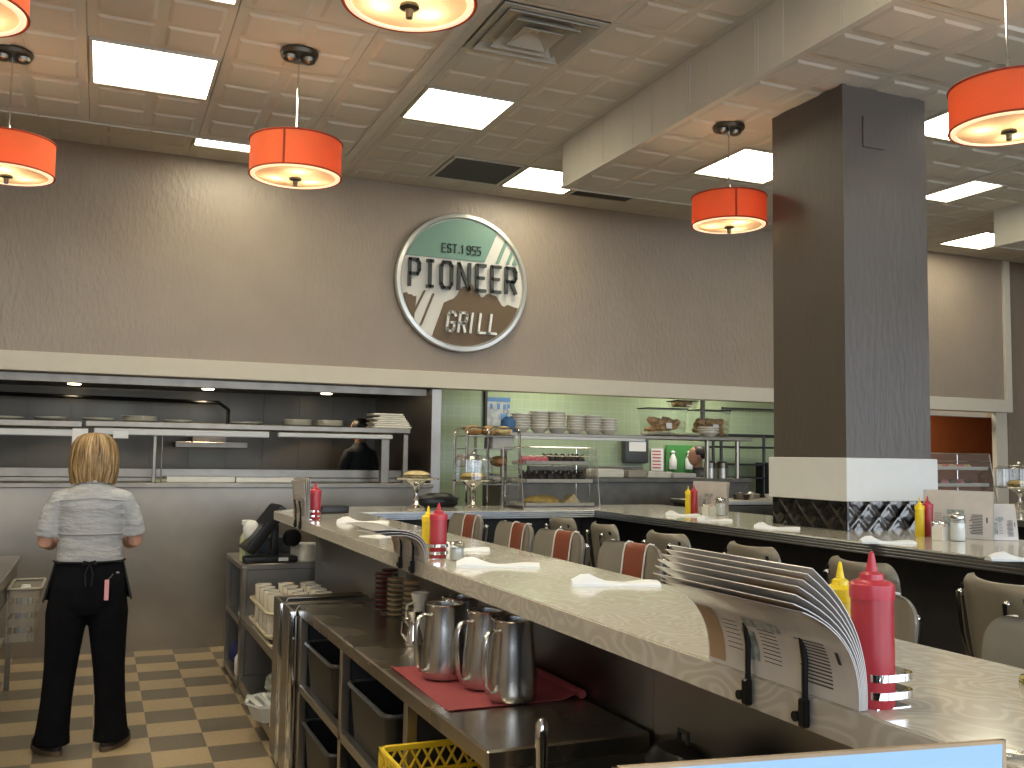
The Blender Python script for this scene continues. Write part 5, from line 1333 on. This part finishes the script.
def person(name, label, x, y, rz, z=0, shirt='shirt', trousers='pants', skin='skin', hair='hair', bob=True, apron=True, full=True):
    t = thing(name, label, 'person', (x, y, z), rz)
    # body: one continuous fused surface (faces +y)
    bm = nb()
    loft(bm, [(0,.0,.86,.15,.10),(0,0,1.0,.165,.105),(0,0,1.12,.145,.095),(0,0,1.25,.15,.10),(0,-.005,1.38,.165,.10),(0,-.01,1.45,.15,.085),(0,-.008,1.49,.08,.06),(0,0,1.52,.05,.052),(0,.01,1.60,.05,.055)], 24)
    # head
    loft(bm, [(0,.02,1.55,.03,.035),(0,.035,1.57,.052,.06),(0,.03,1.61,.066,.085),(0,.022,1.66,.074,.096),(0,.018,1.71,.076,.098),(0,.015,1.75,.068,.088),(0,.012,1.775,.045,.06),(0,.012,1.785,.012,.015)], 24)
    tube(bm, [(0,.115,1.685),(0,.133,1.655),(0,.118,1.645)], [.008,.014,.012], 8)       # nose
    tube(bm, [(-.02,.113,1.618),(0,.119,1.62),(.02,.113,1.618)], [.005,.008,.005], 8)   # mouth
    for s in (-1, 1): ball(bm, (s*.078,.015,1.665), .022, .4,.8,1.3)
    for s in (-1, 1):
        tube(bm, [(s*.14,-.01,1.42),(s*.185,-.01,1.37),(s*.222,.0,1.27),(s*.240,.01,1.165),(s*.215,.12,1.145),(s*.17,.25,1.19)], [.055,.052,.046,.042,.037,.026], 12)
        hand(bm, (s*.168,.255,1.19), (-s*.45,1,.1), -s)
        tube(bm, [(s*.085,0,.92),(s*.11,.01,.70),(s*.125,.02,.48),(s*.14,0,.25),(s*.145,-.005,.08)], [.095,.085,.062,.05,.035], 12)
        tube(bm, [(s*.145,-.03,.05),(s*.148,.06,.04),(s*.152,.13,.03)], [.035,.04,.03], 10)
    obj('body', fuse(bm, .0085, 3), skin, t, 180)
    # face details
    fc = nb()
    for s in (-1, 1): ball(fc, (s*.030,.108,1.672), .010, 1,.5,.7)
    obj('eyes', fc, 'black', t)
    # shirt
    bm = nb()
    loft(bm, [(0,0,1.045,.185,.125),(0,0,1.10,.178,.12),(0,0,1.18,.172,.115),(0,0,1.28,.178,.12),(0,-.005,1.38,.188,.122),(0,-.01,1.425,.180,.108),(0,-.01,1.465,.135,.088),(0,-.006,1.500,.085,.072),(0,.0,1.535,.066,.066)], 28)
    for s in (-1, 1):
        tube(bm, [(s*.11,-.01,1.42),(s*.165,-.008,1.40),(s*.203,-.002,1.335),(s*.226,.002,1.26),(s*.236,.006,1.20)], [.06,.066,.062,.06,.064], 14)
    sh = obj('shirt', fuse(bm, .009, 3), shirt, t, 180)
    if full:
        bm = nb(); tube(bm, [(.069*math.cos(a_), .002+.066*math.sin(a_)-.01, 1.525+.004*math.sin(a_)) for a_ in [2*PI*i/24 for i in range(24)]], .016, 8, closed=True, flat=1.6); obj('collar', bm, shirt, sh)
        bm = nb()
        pts = []
        for i in range(13):
            a_ = PI*1.05+PI*.9*i/12; pts.append((.2*math.cos(a_), -.004+.124*math.sin(a_), 1.42-.02*abs(math.cos(a_))))
        tube(bm, pts, .0035, 5)
        pts = []
        for i in range(13):
            a_ = PI*1.03+PI*.94*i/12; pts.append((.177*math.cos(a_), .121*math.sin(a_), 1.215))
        tube(bm, pts, .0045, 5)
        obj('seam', bm, 'shirt_line', sh)
    # trousers
    bm = nb()
    loft(bm, [(0,0,1.09,.172,.118),(0,0,1.0,.192,.135),(0,0,.92,.205,.14),(0,0,.82,.2,.135),(0,0,.76,.15,.11)], 28)
    for s in (-1, 1):
        tube(bm, [(s*.095,0,.90),(s*.108,0,.76),(s*.118,.008,.6),(s*.128,.01,.45),(s*.140,.0,.28),(s*.150,-.008,.14),(s*.155,-.012,.045)], [.105,.112,.098,.087,.083,.088,.097], 16)
    obj('trousers', fuse(bm, .010, 3), trousers, t, 180)
    for s in (-1, 1):
        Rm = Matrix.Translation((s*.158,-.01,0)) @ Matrix.Rotation(-s*.5, 4, 'Z')
        bm = nb(); loft(bm, [(0,.045,.022,.050,.145),(0,.045,.05,.052,.142),(0,.025,.085,.047,.12)], 20); bm.transform(Rm)
        sx_ = obj('shoe', bm, 'shoe', t, 60)
        bm = nb(); loft(bm, [(0,.045,.0,.053,.148),(0,.045,.026,.055,.150)], 20); bm.transform(Rm); obj('sole', bm, 'sole', sx_)
    if apron:
        bm = nb(); g = []
        for j in range(7):
            q = j/6; row = []
            for i in range(17):
                a_ = math.radians(-16)+math.radians(212)*i/16
                rx = .180+.058*q; ry = .128+.06*q
                row.append((rx*math.cos(a_), ry*math.sin(a_), 1.07-.235*q))
            g.append(row)
        sheet(bm, g, .004); ap = obj('waist_apron', bm, 'apron', t, 60)
        bm = nb(); P_ = [(.184*math.cos(2*PI*i/32), .130*math.sin(2*PI*i/32), 1.06) for i in range(32)]; tube(bm, P_, .013, 6, closed=True, flat=.4)
        for s in (-1, 1): tube(bm, [(0,-.135,1.06),(s*.03,-.15,1.07),(s*.035,-.15,1.05),(0,-.137,1.055),(s*.02,-.145,1.0),(s*.015,-.15,.93)], .005, 6)
        obj('apron_tie', bm, 'apron', ap)
        bm = nb(); box(bm, .142, -.150, .998, .158, -.14, 1.006); obj('pocket_trim', bm, 'shirt_line', t)
        bm = nb(); tube(bm, [(.125,-.145,.995),(.115,-.155,.98),(.10,-.157,.965)], .0035, 6); ch_ = obj('strap_clip', bm, 'nickel', t)
        bm = nb(); box(bm, .083, -.163, .85, .107, -.155, .965, .003); obj('pink_strap', bm, 'tagpink', t)
    # hair
    bm = nb()
    if bob:
        n = 40; rings = [(1.792,.02,.025),(1.785,.06,.07),(1.765,.095,.10),(1.73,.118,.120),(1.68,.130,.130),(1.62,.136,.130),(1.57,.134,.122),(1.53,.124,.108),(1.515,.118,.10)]
        V = []
        for z_, rx, ry in rings:
            row = []
            for i in range(n):
                a_ = math.radians(155)+math.radians(230)*i/(n-1)
                k = 1+.018*math.sin(i*2.7)+.012*math.sin(i*1.1+z_*30)
                row.append((rx*k*math.cos(a_), .012+ry*k*math.sin(a_), z_+.006*math.sin(i*1.9)*(z_ < 1.54)+( .02*abs(math.sin(math.radians(230)*i/(n-1)-math.radians(115))) if z_ < 1.56 else 0)*-1))
            V.append(row)
        sheet(bm, V, .012)
        ball(bm, (0,.012,1.70), .085, 1.05,1.08,1.0, 20, 14)
        for v in bm.verts:
            pass
    else:
        ball(bm, (0,-.012,1.712), .098, .93,1.10,.92, 20, 14)
    obj('hair', bm, hair, t, 60)
    return t
w = person('person', 'blond woman seen from behind in a pale shirt and black trousers standing at the pass', -.025, 6.12, 0)
w.scale = (1,1,1.003)
c1 = person('person', 'cook in black half hidden behind the pass shelf', 2.63, 10.45, .5, z=.29, shirt='blackshirt', hair='hair_dark', skin='skin2', bob=False, apron=False, full=False)
c2 = person('person', 'dark clothed cook behind the steel shelf posts in the green bay', 6.72, 9.97, 1.35, z=.06, shirt='blackshirt', hair='hair_dark', skin='skin2', bob=False, apron=False, full=False)
# the cooks stand on a kitchen duckboard
for x, y, h, lab in ((2.63,10.45,.29,'low platform under the cook behind the pass'),(6.72,9.97,.06,'low platform under the cook in the green bay')):
    bm = nb(); box(bm, -.35, -.22, 0, .35, .22, h, .01); o = obj('kitchen_platform', bm, 'rubber', loc=(x,y,0)); tag(o, lab, 'platform')

# ---------------------------------------------------------------- light
W_ = bpy.data.worlds.new('world'); scn.world = W_; W_.use_nodes = True
nt = W_.node_tree; bg = nt.nodes['Background']
sky = nt.nodes.new('ShaderNodeTexSky'); sky.sky_type = 'PREETHAM'
try: sky.sun_direction = (.3, .5, .8)
except Exception: pass
bg.inputs[0].default_value = (.55,.72,1,1); bg.inputs[1].default_value = .6
def area(name, loc, rot, sx, sy, e, col):
    L = bpy.data.lights.new(name, 'AREA'); L.shape = 'RECTANGLE'; L.size = sx; L.size_y = sy; L.energy = e; L.color = col
    o = bpy.data.objects.new(name, L); C.objects.link(o); o.location = loc; o.rotation_euler = rot; return o
for k, (x, w_) in enumerate(((-1.4,3.2),(2.1,2.9),(5.4,2.9),(8.7,2.9),(11.6,2.2))):
    area('window_daylight', (x, -3.45, 2.2), (math.radians(90), 0, 0), w_, 2.1, 85, (.78,.88,1))
for x, y, e in ((0, 10, 12), (4.8, 9.8, 26), (6.9, 9.9, 26), (10, 9.8, 20)):
    area('kitchen_ceiling_panel', (x, y, 2.97), (0,0,0), .6, .6, e, (1,.93,.76))

# ---------------------------------------------------------------- camera
cam = bpy.data.cameras.new('camera'); co = bpy.data.objects.new('camera', cam); C.objects.link(co); scn.camera = co
cam.sensor_fit = 'HORIZONTAL'; cam.sensor_width = 36; cam.lens = 33.9217; cam.clip_start = .02; cam.clip_end = 100
r = Vector((.9197368,-.3922742,.0143234)); u = Vector((-.0424941,-.0632252,.9970942)); F = Vector((.3902288,.9176729,.0748198))
m = Matrix(((r.x,u.x,-F.x,0),(r.y,u.y,-F.y,0),(r.z,u.z,-F.z,1.694),(0,0,0,1)))
co.matrix_world = m
vs = scn.view_settings; vs.view_transform = 'Standard'; vs.look = 'None'; vs.gamma = 1; vs.use_curve_mapping = False; vs.exposure = .32
